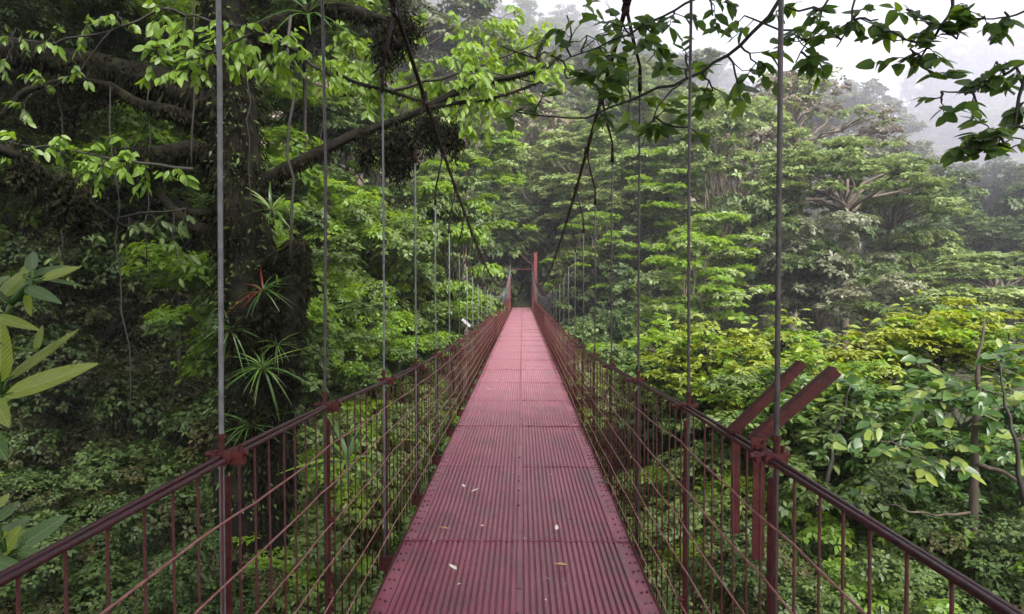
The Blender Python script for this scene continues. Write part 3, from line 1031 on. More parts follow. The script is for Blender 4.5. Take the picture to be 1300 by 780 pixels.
# left of the bridge, middle distance
T('bright_near', 575, 320, 22, 150, 'light green leafy tree left of the bridge behind the thin rods', h_px=170)
T('mid_near', 470, 340, 20, 200, 'mid green tree between the mossy trunk and the rods', h_px=220)
T('mid_near', 545, 425, 21, 180, 'bushy green tree just beyond the left railing', h_px=150)
T('layer_c', 480, 235, 34, 260, 'layered tree seen between the mossy trunk and the main cable', h_px=210)
T('layer_b', 590, 200, 42, 200, 'lighter layered tree behind the left main cable', h_px=170)
T('twig_a', 455, 160, 48, 240, 'greyish thin leaved tree behind the crooked branch', h_px=130)
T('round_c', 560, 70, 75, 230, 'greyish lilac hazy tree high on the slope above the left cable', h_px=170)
rl = random.Random(21)
SPECIES = {0: ('dark_near', 'dark thicket tree'), 1: ('brown_near', 'brownish thicket tree'), 2: ('mid_near', 'green thicket tree'), 3: ('bright_near', 'light green thicket tree')}
LEFT = []
for row_, (d, w, y0, y1, x0, x1) in enumerate(((13.5, 330, 420, 640, -120, 400), (16, 300, 60, 600, -60, 330), (20, 270, -30, 420, 0, 400), (26, 230, -60, 300, 120, 450))):
    yy = y0
    row = 0
    while yy <= y1:
        xx = x0 + (row % 2) * w * 0.3
        while xx <= x1:
            LEFT.append((row_, xx + rl.uniform(-35, 35), yy + rl.uniform(-30, 30), d + rl.uniform(-1.2, 1.5), w * rl.uniform(0.8, 1.1)))
            xx += w * 0.66
        yy += w * 0.62
        row += 1
ZX = [(40, 'at the left edge'), (130, 'below the thick limb'), (215, 'left of the first rod'), (285, 'behind the first rod'), (345, 'behind the mossy trunk'), (430, 'right of the mossy trunk'), (999, 'left of the main cable')]
ZY = [(110, 'near the top'), (250, 'high up'), (380, 'at eye level'), (520, 'a little below eye level'), (640, 'low down')]
ZD = ['front row', 'second row', 'third row', 'deepest row']
HIDDEN = {'green thicket tree below the thick limb near the top, deepest row', 'light green thicket tree left of the first rod high up, deepest row', 'light green thicket tree behind the mossy trunk high up, deepest row', 'dark thicket tree left of the first rod high up, deepest row'}
for (rw, px, py, d, w) in LEFT:
    k = 1 if (40 < px < 320 and py > 300 and rl.random() < 0.75) else (0 if rl.random() < 0.45 else 2)
    if px > 330 and rl.random() < 0.6: k = 2
    if rw >= 2 and py < 300 and rl.random() < 0.5: k = 3
    kk, lab = SPECIES[k]
    zx = next(t for m, t in ZX if px < m)
    zy = next((t for m, t in ZY if py < m), 'lowest of all')
    full = '%s %s %s, %s' % (lab, zx, zy, ZD[rw])
    if full in HIDDEN: continue      # nothing of it shows
    T(kk, px, py, d, w, full, group='trees of the dense left thicket')
# lower greenery on both sides of the bridge
def shrub_label(side, px, py, d, i):
    if side == 'left':
        z = [(100, 'at the edge'), (230, 'before the first rod'), (310, 'behind the first rod'), (420, 'just past the first rod'), (460, 'by the second rod'), (500, 'by the third rod'), (999, 'beside the deck')]
    else:
        z = [(800, 'beside the deck'), (850, 'by the third rod'), (890, 'by the second rod'), (950, 'past the second rod'), (1030, 'behind the bent brackets'), (1100, 'right of the brackets'), (1160, 'far right of the brackets'), (1240, 'under the glossy young tree'), (1999, 'at the edge')]
    zx = next(t for m, t in z if px < m)
    zd = 'nearest' if d <= 8 else 'near' if d <= 9.5 else 'further down' if d <= 12 else 'far down' if d < 24 else 'farthest'
    return '%s shrub below the %s railing %s, %s' % ('dark leafy' if i % 4 == 3 else 'leafy green', side, zx, zd)


for i, (px, py, d, w) in enumerate([(330, 690, 9.5, 230), (200, 730, 8.5, 240), (430, 640, 11, 210), (60, 760, 7.5, 260), (470, 560, 15, 190), (400, 760, 8, 220),
                                    (520, 520, 19, 160), (300, 620, 12, 220), (150, 650, 11, 220), (480, 700, 11, 200), (20, 680, 9.5, 220), (260, 790, 7, 230)]):
    T('shrub' if i % 4 != 3 and px > 270 else 'shrub_dark', px, py, d, w, shrub_label('left', px, py, d, 3 if px <= 270 else i), 'shrub', 'shrub', 'shrubs below the left railing', hs=0.8 + 0.25 * (i * 7 % 5) / 2)
for i, (px, py, d, w) in enumerate([(900, 640, 11, 230), (1010, 700, 9.5, 240), (1120, 720, 9, 230), (1230, 740, 8.5, 240), (830, 570, 15, 190), (930, 560, 14, 200), (1180, 640, 12, 240),
                                    (1290, 660, 11, 220), (1060, 620, 13, 230), (780, 520, 20, 160), (860, 720, 9.5, 200), (960, 770, 8, 220), (1340, 760, 8, 220), (1120, 790, 7.5, 220), (740, 470, 26, 120), (820, 660, 12, 170)]):
    T('shrub' if i % 4 != 3 else 'shrub_dark', px, py, d, w, shrub_label('right', px, py, d, i), 'shrub', 'shrub', 'shrubs below the right railing', hs=0.8 + 0.25 * (i * 7 % 5) / 2)

crown_src = {}
for o in bpy.data.objects:
    if o.name.startswith('crown') and o.data:
        crown_src.setdefault(o.data.name, o)
forest_nodes(forest, [crown_src['layer_a_crown'], crown_src['round_a_crown'], crown_src['round_c_crown'], crown_src['dome_a_crown'], crown_src['round_b_crown']])


def build_undergrowth():
    rng = np.random.default_rng(44)
    n = 7500
    x = rng.uniform(-42, 42, n); y = rng.uniform(1.5, 62, n)
    keep = ~((np.abs(x) < 1.3) & (y > 46))
    x, y = x[keep], y[keep]
    n = len(x)
    z = ground_h(x, y)
    per = 22
    C = np.repeat(np.stack([x, y, z], -1), per, 0)
    r = np.repeat(0.35 + 0.5 * rng.random(n), per)[:, None]
    d = unit(rng.normal(size=(n * per, 3))); d[:, 2] = np.abs(d[:, 2])
    P = C + d * r * (0.5 + 0.5 * rng.random((n * per, 1))) + np.array([0, 0, 0.1])
    Nn = unit(d * 0.5 + np.array([0, 0, 0.7]) + rng.normal(size=d.shape) * 0.3)
    D = d + rng.normal(size=d.shape) * 0.5
    V, F = leaves(P, D, Nn, 0.115 * (0.6 + 0.8 * rng.random(n * per)), LEAF_DIAMOND, 0.5)
    mi = np.repeat((rng.random(n) < 0.45).astype(int), per)
    o = link('undergrowth', np_mesh('undergrowth', V, F, [M['lf_dark'], M['lf_mid']], mi))
    tag(o, 'low leafy undergrowth covering the ravine floor', 'undergrowth', None, 'stuff')


build_undergrowth()


# ------------------------------------------------------------------ single leaves as parts
def leaf_mesh(name, mat, L=1.0, W=0.45, seg=5, fold=0.16, bend=-0.25, seed=0, blunt=0.0):
    """one leaf: outline with folded midrib and a bend, base at origin, tip along +Y"""
    V, F = [], []
    for i in range(seg + 1):
        t = i / seg
        w = W * 0.5 * (math.sin(PI * t ** (0.85 - blunt * 0.3)) ** (0.75 - blunt * 0.2)) if 0 < t < 1 else 0.012
        z = bend * t * t * L
        V += [(-w * L, t * L, z + fold * w * L), (0, t * L, z), (w * L, t * L, z + fold * w * L)]
    for i in range(seg):
        b = i * 3
        F += [(b, b + 1, b + 4, b + 3), (b + 1, b + 2, b + 5, b + 4)]
    return mesh_from(name, V, F, mat, True)


def orient(d, n):
    """rotation taking +Y to d and +Z near n"""
    d = Vector(d).normalized()
    n = Vector(n)
    x = d.cross(n)
    if x.length < 1e-4: x = d.cross(Vector((1, 0, 0.1)))
    x.normalize()
    z = x.cross(d)
    return Matrix(((x.x, d.x, z.x), (x.y, d.y, z.y), (x.z, d.z, z.z))).to_euler()


def crooked(a, b, rr, k=5, wob=0.05):
    a, b = Vector(a), Vector(b)
    L = (b - a).length
    out = [a]
    for i in range(1, k):
        out.append(a.lerp(b, i / k) + Vector((rr.uniform(-1, 1), rr.uniform(-1, 1), rr.uniform(-1, 1))) * wob * L)
    out.append(b)
    return out


def leafy_branch(name, label, stems, clusters, ll, lmeshes, seed, hang=0.4, bark='barkdark', limit=300, cat='branch', tw=0.004, dz=0.25, part='leaf', aspect_t=LEAF_OVAL, stuff_mat=None, up=0.6, group=None):
    """stems: list of (points [(px, py, depth)], r0, r1); clusters: (px, py, depth, r_px, n leaves)"""
    rr = random.Random(seed)
    S = [([at(*p) for p in pts], r0, r1) for pts, r0, r1 in stems]
    root = thing(name, label, cat, S[0][0][0], group)
    o0 = S[0][0][0]
    mb = MB()
    fine = []
    for pts, r0, r1 in S:
        path = []
        for i in range(len(pts) - 1):
            path += crooked(pts[i], pts[i + 1], rr, 4, 0.035)[:-1]
        path.append(pts[-1])
        n = len(path)
        mb.tube([p - o0 for p in path], [r0 + (r1 - r0) * i / (n - 1) for i in range(n)], 7)
        fine += path
    rest = []
    count = 0
    for (px, py, d, rpx, n) in clusters:
        c = at(px, py, d)
        r = rpx * d / FPX
        near = min(fine, key=lambda p: (p - c).length)
        ax = (c - near)
        if ax.length < r * 0.4: ax = Vector((rr.uniform(-1, 1), rr.uniform(-1, 1), rr.uniform(-.6, .4))) * r
        spine = crooked(near, c, rr, 4, 0.08)
        mb.tube([p - o0 for p in spine], [tw * 1.6, tw * 1.5, tw * 1.4, tw * 1.2, tw], 5)
        nt = max(2, int(n / 6))
        for t in range(nt):
            e = c + Vector((rr.uniform(-1, 1) * r, rr.uniform(-1, 1) * r * 0.8, rr.uniform(-0.9, 0.8) * r))
            e.z -= abs((e - c).length) * hang * 0.3
            st = spine[rr.randrange(1, 5)]
            tp = crooked(st, e, rr, 4, 0.07)
            mb.tube([p - o0 for p in tp], [tw * 0.8, tw * 0.7, tw * 0.6, tw * 0.5, tw * 0.35], 4)
            m = max(2, round(n / nt))
            for q in range(m):
                f = 1 - 0.75 * q / m
                i = min(3, int(f * 4)); p = tp[i].lerp(tp[i + 1], min(1, f * 4 - i))
                td = (tp[min(i + 1, 4)] - tp[i]).normalized()
                sd = td.cross(Vector((0, 0, 1)))
                sd = sd.normalized() if sd.length > 1e-3 else Vector((1, 0, 0))
                dd = td * rr.uniform(0.2, 0.9) + sd * (1 if q % 2 else -1) * rr.uniform(0.5, 1.0) + Vector((rr.uniform(-.3, .3), rr.uniform(-.3, .3), rr.uniform(-.2, .3) - hang))
                nn = Vector((rr.uniform(-.6, .6), rr.uniform(-1.1, .1), up + rr.uniform(-.2, .4)))
                s = ll * rr.uniform(0.65, 1.15)
                if count < limit:
                    link(part, lmeshes[rr.randrange(len(lmeshes))], root, p - o0, orient(dd, nn), (s, s, s))
                else:
                    rest.append((p - o0, dd, nn, s))
                count += 1
    mb.obj('stem', M[bark], root, True)
    if rest:
        V, F = leaves(np.array([r[0] for r in rest]), np.array([r[1] for r in rest]), unit(np.array([r[2] for r in rest])), np.array([r[3] for r in rest]), LEAF_OVAL, 0.5)
        tag(link(part, np_mesh('leaf_mass', V, F, [stuff_mat or lmeshes[0].materials[0]]), root), kind='stuff')
    return root


OV = [leaf_mesh('oval_leaf', M['lf_over'], 1, w, 7, f, b, blunt=1.0) for w, f, b in ((0.62, 0.10, -0.06), (0.58, 0.18, -0.14), (0.66, 0.05, 0.05))]
OVY = [leaf_mesh('oval_leaf', M['lf_bright'], 1, w, 5, f, b, blunt=1.0) for w, f, b in ((0.50, 0.2, -0.15), (0.46, 0.3, -0.3))]
BR = [leaf_mesh('pointed_leaf', M['lf_bright'], 1, w, 5, f, b) for w, f, b in ((0.46, 0.2, -0.2), (0.42, 0.3, -0.35), (0.50, 0.12, -0.1))]

# overhanging branches near the camera, upper right
leafy_branch('overhanging_branch', 'dark oval leaved branch crossing the right main cable in front of the mist',
             [([(1010, -20, 3.6), (940, 58, 3.7), (872, 100, 3.8), (800, 128, 3.9), (745, 150, 4.0), (655, 142, 4.1)], 0.011, 0.004),
              ([(900, -10, 3.9), (840, 22, 4.0), (760, 60, 4.1), (715, 78, 4.2)], 0.008, 0.003),
              ([(872, 100, 3.8), (835, 135, 3.7), (815, 185, 3.7)], 0.005, 0.003)],
             [(745, 45, 4.2, 46, 26), (790, 30, 4.1, 48, 30), (835, 55, 4.0, 48, 34), (780, 85, 4.0, 46, 30), (720, 100, 4.1, 37, 18), (690, 118, 4.1, 30, 16),
              (668, 135, 4.1, 25, 16), (800, 118, 3.9, 46, 30), (830, 155, 3.7, 39, 26), (870, 70, 3.9, 41, 26), (905, 115, 3.8, 41, 25), (940, 115, 3.7, 41, 22),
              (960, 80, 3.7, 34, 18), (855, 20, 4.0, 44, 26), (720, 20, 4.2, 34, 17), (885, 170, 3.7, 25, 12), (905, 20, 3.8, 32, 16), (640, 60, 4.3, 23, 9), (760, 130, 4.0, 30, 16)],
             0.098, OV + OVY[:1], 31, hang=0.25)
leafy_branch('overhanging_branch', 'small leaved branch hanging against the white sky beside the grey rod',
             [([(1060, -30, 3.5), (1040, 30, 3.5), (1010, 80, 3.5)], 0.007, 0.003),
              ([(1090, -20, 3.4), (1075, 40, 3.4), (1062, 60, 3.4)], 0.006, 0.003)],
             [(1010, 45, 3.5, 39, 25), (1030, 75, 3.5, 32, 22), (1060, 45, 3.4, 39, 22), (1085, 20, 3.4, 41, 22), (1115, 25, 3.4, 30, 16), (985, 15, 3.6, 28, 13), (1030, 10, 3.5, 32, 16), (945, 20, 3.6, 25, 12)],
             0.078, OV + OVY[:1], 32, hang=0.45)
leafy_branch('overhanging_branch', 'leafy branch with hanging moss at the top right corner against the sky',
             [([(1215, -25, 3.2), (1205, 20, 3.2), (1180, 55, 3.2), (1165, 80, 3.2)], 0.009, 0.004),
              ([(1330, 60, 3.1), (1290, 85, 3.1), (1260, 105, 3.1), (1225, 118, 3.1), (1195, 116, 3.1)], 0.008, 0.003),
              ([(1320, 60, 3.0), (1298, 110, 3.0), (1288, 160, 3.0), (1245, 185, 3.0), (1215, 192, 3.0)], 0.009, 0.003),
              ([(1320, 10, 3.1), (1280, 22, 3.1), (1240, 25, 3.1)], 0.006, 0.003)],
             [(1155, 62, 3.2, 32, 22), (1180, 62, 3.2, 32, 22), (1150, 12, 3.2, 28, 16), (1170, 25, 3.2, 28, 17), (1215, 50, 3.2, 28, 16), (1190, 95, 3.2, 25, 13), (1195, 130, 3.1, 18, 8),
              (1250, 20, 3.1, 39, 21), (1275, 15, 3.1, 28, 13), (1265, 78, 3.1, 30, 17), (1250, 100, 3.1, 28, 17), (1240, 130, 3.1, 21, 9), (1225, 180, 3.0, 30, 18), (1255, 165, 3.0, 37, 29),
              (1285, 175, 3.0, 39, 26), (1240, 190, 3.0, 30, 16), (1280, 190, 3.0, 25, 12), (1300, 130, 3.0, 30, 16), (1120, 40, 3.3, 16, 5), (1295, 95, 3.1, 25, 12), (1320, 170, 3.0, 34, 16)],
             0.080, OV + OVY[:1], 33, hang=0.35)

# backlit sprays on the left
leafy_branch('leafy_branch', 'bright green backlit spray hanging before the top of the mossy trunk',
             [([(420, 95, 7.2), (330, 40, 7.3), (250, 20, 7.4), (190, 10, 7.5)], 0.02, 0.006), ([(330, 40, 7.3), (250, 75, 7.3), (195, 75, 7.3)], 0.012, 0.005)],
             [(200, 20, 7.5, 26, 35), (230, 40, 7.4, 30, 48), (200, 72, 7.3, 26, 35), (240, 75, 7.3, 30, 45), (275, 55, 7.3, 30, 45), (320, 55, 7.3, 34, 54), (360, 55, 7.2, 34, 54), (400, 60, 7.2, 32, 48), (230, 95, 7.3, 26, 29), (340, 80, 7.2, 30, 38), (300, 30, 7.3, 26, 32), (420, 85, 7.2, 26, 32)],
             0.125, BR, 41, hang=0.8, up=0.35)
leafy_branch('leafy_branch', 'green leafy spray at the left edge under the thick limb',
             [([(245, 215, 7.6), (160, 205, 7.7), (80, 190, 7.8), (10, 180, 7.9)], 0.02, 0.006)],
             [(70, 180, 7.8, 28, 38), (110, 195, 7.8, 30, 45), (50, 200, 7.8, 24, 29), (150, 205, 7.7, 28, 35), (120, 222, 7.7, 28, 35), (190, 215, 7.7, 28, 38), (225, 218, 7.6, 22, 26), (160, 180, 7.7, 22, 22), (20, 178, 7.9, 24, 22)],
             0.125, BR, 42, hang=0.7, up=0.35)
leafy_branch('leafy_branch', 'green leafy spray across the thick limb in the top left corner',
             [([(215, 10, 7.6), (140, 40, 7.7), (70, 55, 7.8), (-10, 40, 7.9)], 0.016, 0.005), ([(140, 40, 7.7), (100, 95, 7.8), (40, 120, 7.9)], 0.010, 0.004)],
             [(20, 35, 7.9, 30, 26), (65, 45, 7.8, 30, 26), (110, 30, 7.8, 30, 24), (150, 15, 7.7, 26, 22), (60, 105, 7.9, 28, 20), (105, 100, 7.8, 26, 18), (30, 130, 7.9, 24, 16), (15, 80, 7.9, 22, 12)],
             0.11, [leaf_mesh('pointed_leaf', M['lf_mid'], 1, 0.44, 5, 0.2, -0.25)] + BR[:1], 44, hang=0.8, up=0.35)
leafy_branch('leafy_branch', 'small green spray hanging below the lower left limb',
             [([(235, 265, 8.2), (180, 270, 8.2), (110, 290, 8.2), (60, 320, 8.2)], 0.012, 0.004)],
             [(200, 285, 8.2, 28, 22), (160, 300, 8.2, 28, 22), (120, 310, 8.2, 28, 22), (80, 330, 8.2, 28, 20), (240, 290, 8.2, 24, 16), (225, 330, 8.2, 24, 14)],
             0.11, [leaf_mesh('pointed_leaf', M['lf_mid'], 1, 0.44, 5, 0.2, -0.25)], 45, hang=0.7, up=0.4)
leafy_branch('leafy_branch', 'broad bright green canopy of hanging leaves above the crooked branch',
             [([(430, 120, 10.5), (520, 110, 10.4), (600, 90, 10.3), (690, 50, 10.2)], 0.035, 0.01), ([(520, 110, 10.4), (540, 60, 10.4), (600, 20, 10.4)], 0.02, 0.008), ([(600, 90, 10.3), (660, 100, 10.2), (700, 110, 10.2)], 0.014, 0.006)],
             [(x, y, 10.4 + 0.9 * math.sin(x * 0.05), r, int(n * 1.9)) for (x, y, r, n) in
              [(440, 70, 34, 44), (480, 85, 34, 46), (520, 95, 34, 46), (560, 85, 34, 46), (600, 75, 34, 46), (640, 60, 34, 46), (680, 45, 30, 40), (560, 115, 32, 42), (600, 110, 32, 42), (640, 100, 30, 36), (480, 120, 30, 36),
               (450, 105, 28, 34), (630, 30, 28, 30), (660, 15, 26, 26), (590, 30, 24, 22), (530, 25, 22, 18), (700, 75, 26, 28), (530, 135, 26, 24), (620, 140, 26, 24), (660, 130, 22, 16), (440, 35, 24, 20), (410, 90, 24, 20), (600, 160, 24, 18), (510, 55, 22, 18)]],
             0.15, BR, 43, hang=0.9, up=0.3)
# ------------------------------------------------------------------ the great mossy tree on the left
def build_mossy_tree():
    rr = random.Random(77)
    rng = np.random.default_rng(77)
    base = at(322, 560, 9.0)
    g = gh(base.x, base.y) - 0.3
    o0 = Vector((base.x, base.y, g))
    root = thing('mossy_tree', 'huge dark moss covered tree with thick limbs standing left of the bridge', 'tree', o0)

    def gnarl(path, rad, n=18, amp=0.12, sub=6):
        P, Rr = [], []
        for i in range(len(path) - 1):
            for s in range(sub):
                t = s / sub
                P.append(path[i].lerp(path[i + 1], t)); Rr.append(rad[i] + (rad[i + 1] - rad[i]) * t)
        P.append(path[-1]); Rr.append(rad[-1])
        # smooth the polyline
        for _ in range(3):
            P = [P[0]] + [(P[i - 1] + P[i] * 2 + P[i + 1]) / 4 for i in range(1, len(P) - 1)] + [P[-1]]
        mb = MB().tube([p - o0 for p in P], Rr, n)
        ph = [rr.uniform(0, 6) for _ in range(4)]
        V = []
        for k, v in enumerate(mb.V):
            ring, j = divmod(k, n)
            c = P[min(ring, len(P) - 1)] - o0
            an = 2 * PI * j / n
            f = 1 + amp * (math.sin(3 * an + ph[0] + ring * 0.25) * 0.6 + math.sin(5 * an - ring * 0.5 + ph[1]) * 0.4 + math.sin(2 * an + ring * 0.9 + ph[2]) * 0.4) + rr.uniform(-amp, amp) * 0.5
            V.append(c + (Vector(v) - c) * f)
        mb.V = [tuple(v) for v in V]
        return mb, P, Rr

    segs = []
    trunk = [o0, at(322, 640, 9), at(320, 540, 9), at(322, 440, 9), at(312, 330, 9), at(300, 230, 9), at(292, 130, 9), at(285, 20, 9), at(270, -140, 9.2), at(262, -300, 9.4)]
    mb, P, Rr = gnarl(trunk, [.56, .46, .40, .38, .32, .29, .32, .27, .23, .16], 26, 0.17)
    mb.obj('trunk', M['mossbark'], root, True); segs.append((P, Rr))
    specs = [
        ([(292, 150, 9), (200, 105, 8.8), (110, 85, 8.6), (20, 62, 8.4), (-60, 90, 8.2)], [.26, .19, .16, .13, .10]),
        ([(298, 215, 9), (250, 190, 8.8), (200, 196, 8.6), (150, 192, 8.5)], [.17, .11, .09, .04]),
        ([(280, 170, 9), (215, 140, 8.6), (180, 135, 8.4), (140, 110, 8.3), (90, 100, 8.2), (30, 115, 8.0), (0, 150, 7.9)], [.12, .08, .06, .055, .045, .035, .025]),
        ([(318, 245, 9), (350, 222, 9), (400, 196, 9.1), (440, 176, 9.2), (485, 160, 9.3), (530, 142, 9.5), (570, 122, 9.7), (605, 106, 9.9), (650, 98, 10.1), (690, 88, 10.2), (712, 70, 10.3)],
         [.13, .09, .065, .06, .055, .05, .05, .045, .038, .03, .02]),
        ([(530, 142, 9.5), (570, 132, 9.6), (610, 128, 9.8), (650, 118, 10), (700, 98, 10.2)], [.03, .028, .025, .02, .012]),
        ([(690, 88, 10.2), (682, 70, 10.3), (690, 52, 10.4), (700, 38, 10.4)], [.03, .026, .02, .012]),
        ([(300, 60, 9), (360, 30, 9), (420, 8, 9.1), (470, 22, 9.2), (505, 30, 9.2)], [.16, .12, .10, .08, .03]),
        ([(420, 88, 9.4), (450, 105, 9.4), (500, 118, 9.5), (535, 128, 9.5)], [.02, .022, .022, .014]),
        ([(300, 270, 9), (250, 275, 9), (215, 255, 9.1), (190, 262, 9.2)], [.10, .08, .06, .03]),
        ([(-40, 175, 6.4), (30, 200, 6.6), (75, 235, 6.8), (120, 262, 7.2), (160, 290, 7.8)], [.05, .045, .04, .03, .02]),
        ([(310, 300, 9), (240, 290, 8.9), (205, 250, 8.8), (185, 225, 8.8)], [.12, .08, .05, .03]),
        ([(345, 330, 8.8), (368, 330, 8.7), (378, 310, 8.7), (376, 345, 8.7), (366, 420, 8.7), (355, 520, 8.8), (350, 640, 8.9)], [.10, .12, .12, .14, .16, .18, .2]),
    ]
    for pts, rad in specs:
        mb, P, Rr = gnarl([at(*p) for p in pts], rad, 14, 0.2, 7)
        mb.obj('limb', M['mossbark'], root, True); segs.append((P, Rr))
    # hanging moss: many fine strands and tufts, one mass
    Ps, Ds, Ns, Ss = [], [], [], []
    for P, Rr in segs:
        for i, p in enumerate(P):
            r = Rr[i]
            n = int(16 + 170 * r) if r < 0.07 else int(50 + 700 * r)
            dep = (p - Vector((0, 0, 0))).length
            for _ in range(n):
                d = Vector((rr.gauss(0, 1), rr.gauss(0, 1), rr.gauss(0, 1) - 0.3)).normalized()
                q = p + d * r * 1.0 + Vector((rr.uniform(-.3, .3), rr.uniform(-.3, .3), 0)) * r
                Ps.append(q - o0); Ds.append((d.x * 0.6, d.y * 0.6, d.z * 0.5 - 0.7)); Ns.append((d.x + rr.uniform(-.6, .6), d.y + rr.uniform(-.6, .6), d.z)); Ss.append(min(0.10, 0.03 + 0.35 * r) * rr.uniform(0.5, 1.1) * (1.6 if rr.random() < 0.2 else 1))
    # moss beards
    for (px, py, d, w, n, L) in [(505, 185, 9.3, 26, 500, 0.55), (545, 160, 9.5, 20, 260, 0.4), (465, 185, 9.2, 12, 120, 0.4), (510, 35, 9.2, 22, 360, 0.45), (490, 60, 9.2, 16, 240, 0.4),
                                 (80, 250, 6.8, 20, 220, 0.35), (100, 262, 7.0, 18, 200, 0.4), (115, 100, 8.6, 60, 300, 0.5), (60, 130, 8.4, 50, 250, 0.5), (180, 200, 8.6, 30, 200, 0.35), (370, 330, 8.7, 20, 260, 0.3), (300, 430, 8.5, 22, 160, 0.5), (362, 470, 8.6, 22, 160, 0.5), (328, 530, 8.5, 30, 220, 0.5), (340, 400, 8.5, 26, 160, 0.4), (285, 300, 8.7, 20, 140, 0.5),
                                 (575, 175, 9.6, 14, 130, 0.35), (30, 215, 6.6, 16, 150, 0.3)]:
        c = at(px, py, d)
        ww = w * d / FPX
        for _ in range(int(n * 6)):
            u = rr.gauss(0, .5)
            q = c + Vector((u * ww, rr.gauss(0, .3) * ww, rr.gauss(-0.1, 0.34) * L * (1.1 - 0.5 * abs(u))))
            Ps.append(q - o0); Ds.append((rr.gauss(0, .55), rr.gauss(0, .55), -0.8 + rr.gauss(0, .4))); Ns.append((rr.gauss(0, 1), rr.gauss(0, 1), rr.gauss(0, .7))); Ss.append(rr.uniform(0.03, 0.09) * (2.2 if rr.random() < 0.06 else 1))
    V, F = leaves(np.array([tuple(p) for p in Ps]), np.array(Ds), unit(np.array(Ns)), np.array(Ss), LEAF_DIAMOND, 0.3)
    tag(link('moss', np_mesh('moss', V, F, [M['moss']]), root), kind='stuff')
    # fine leaves on the trunk: small ferns
    n = 2600
    t = rng.random(n)
    P, Rr = segs[0]
    idx = (t * (len(P) - 2)).astype(int)
    C = np.array([tuple(P[i] - o0) for i in idx]); rad = np.array([Rr[i] for i in idx])[:, None]
    d = unit(rng.normal(size=(n, 3)) * np.array([1, 1, 0.25]) + np.array([0, -0.5, 0]))
    V, F = leaves(C + d * rad * 1.05 + rng.normal(size=(n, 3)) * 0.04, d + np.array([0, 0, -0.5]) + rng.normal(size=(n, 3)) * 0.5, unit(rng.normal(size=(n, 3)) + np.array([0, -0.4, 0.9])), rng.uniform(0.04, 0.11, n), LEAF_DIAMOND, 0.4)
    tag(link('fern', np_mesh('fern', V, F, [M['lf_dark']]), root), kind='stuff')
    # its crown above the picture, and unseen crowns added to shade the near deck
    K = KINDS['dark_near']
    for (px, py, d, s) in [(-4, 8, 9.6, 1.2), (-8, 9, 9.8, 1.3), (-12.5, 8, 10.4, 1.3), (-10, 13, 11.8, 1.2), (-5.5, 13, 12.0, 1.1), (-14, 13, 11.5, 1.3), (-0.8, -3, 7.0, 1.2), (2.4, -1.4, 7.2, 1.2), (0.8, -6, 7.0, 1.3), (0.3, 1.7, 7.0, 1.0), (3.2, 1.9, 7.4, 1.0)]:
        c = Vector((px, py, d)) - o0
        link('crown', K['crown'], root, c, (0, 0, rr.uniform(0, 6)), (s, s, s))
    return root


build_mossy_tree()

# hanging roots and vines
rv = random.Random(4)
for (x0, y0, x1, y1, d, r, lab) in [(369, 20, 368, 335, 8.5, 0.018, 'dark thick vine hanging straight down beside the mossy trunk'),
                                    (246, -20, 243, 210, 8.3, 0.010, 'thin vine hanging left of the mossy trunk from above the limb'),
                                    (190, 100, 186, 340, 8.5, 0.006, 'thin dark vine hanging under the thick left limb'),
                                    (75, 95, 78, 330, 8.2, 0.006, 'slender vine hanging near the left edge'),
                                    (315, 60, 318, 265, 8.4, 0.006, 'short vine hanging just in front of the mossy trunk'),
                                    (140, 110, 165, 540, 8.2, 0.007, 'wavy vine hanging through the brownish thicket'),
                                    (415, 0, 408, 190, 9.2, 0.006, 'thin vine hanging above the crooked branch')]:
    a_, b_ = at(x0, y0, d), at(x1, y1, d)
    mb = MB().tube([p - a_ for p in crooked(a_, b_, rv, 9, 0.014)], r, 6)
    o = mb.obj('hanging_vine', M['barkdark'], None, True, a_)
    tag(o, lab, 'vine', 'vines hanging on the left')


def strap_leaf(name, mat, W=0.09, bend=0.7):
    return leaf_mesh(name, mat, 1.0, W, 8, 0.35, -bend, blunt=0.0)


STRAP = {}
for k_, m_ in (('g', 'lf_gloss'), ('p', 'lf_pale'), ('r', 'lf_red'), ('b', 'lf_bright')):
    STRAP[k_] = [strap_leaf('strap_leaf', M[m_], 0.10, b) for b in (0.55, 0.95, 1.35)]


def rosette(name, label, cat, c, n, L, keys, seed, tilt=(0.2, 1.1), axis=(0, -0.4, 0.9), group=None, wide=1.0):
    rr = random.Random(seed)
    root = thing(name, label, cat, c, group)
    ax = Vector(axis).normalized()
    q = ax.to_track_quat('Z', 'Y')
    mb = MB().tube([Vector((0, 0, 0)) - ax * 0.06, ax * 0.05], [0.03 * L / 0.45, 0.02 * L / 0.45], 7)
    mb.obj('stem', M['barkdark'], root)
    for i in range(n):
        an = i * 2.4 + rr.uniform(-.3, .3)
        ti = rr.uniform(*tilt)
        d = q @ Vector((math.cos(an) * math.sin(ti), math.sin(an) * math.sin(ti), math.cos(ti)))
        s = L * rr.uniform(0.7, 1.15)
        k = keys[i % len(keys)]
        link('leaf', STRAP[k][rr.randrange(3)], root, d * 0.02, orient(d, ax), (s * wide, s, s))
    return root


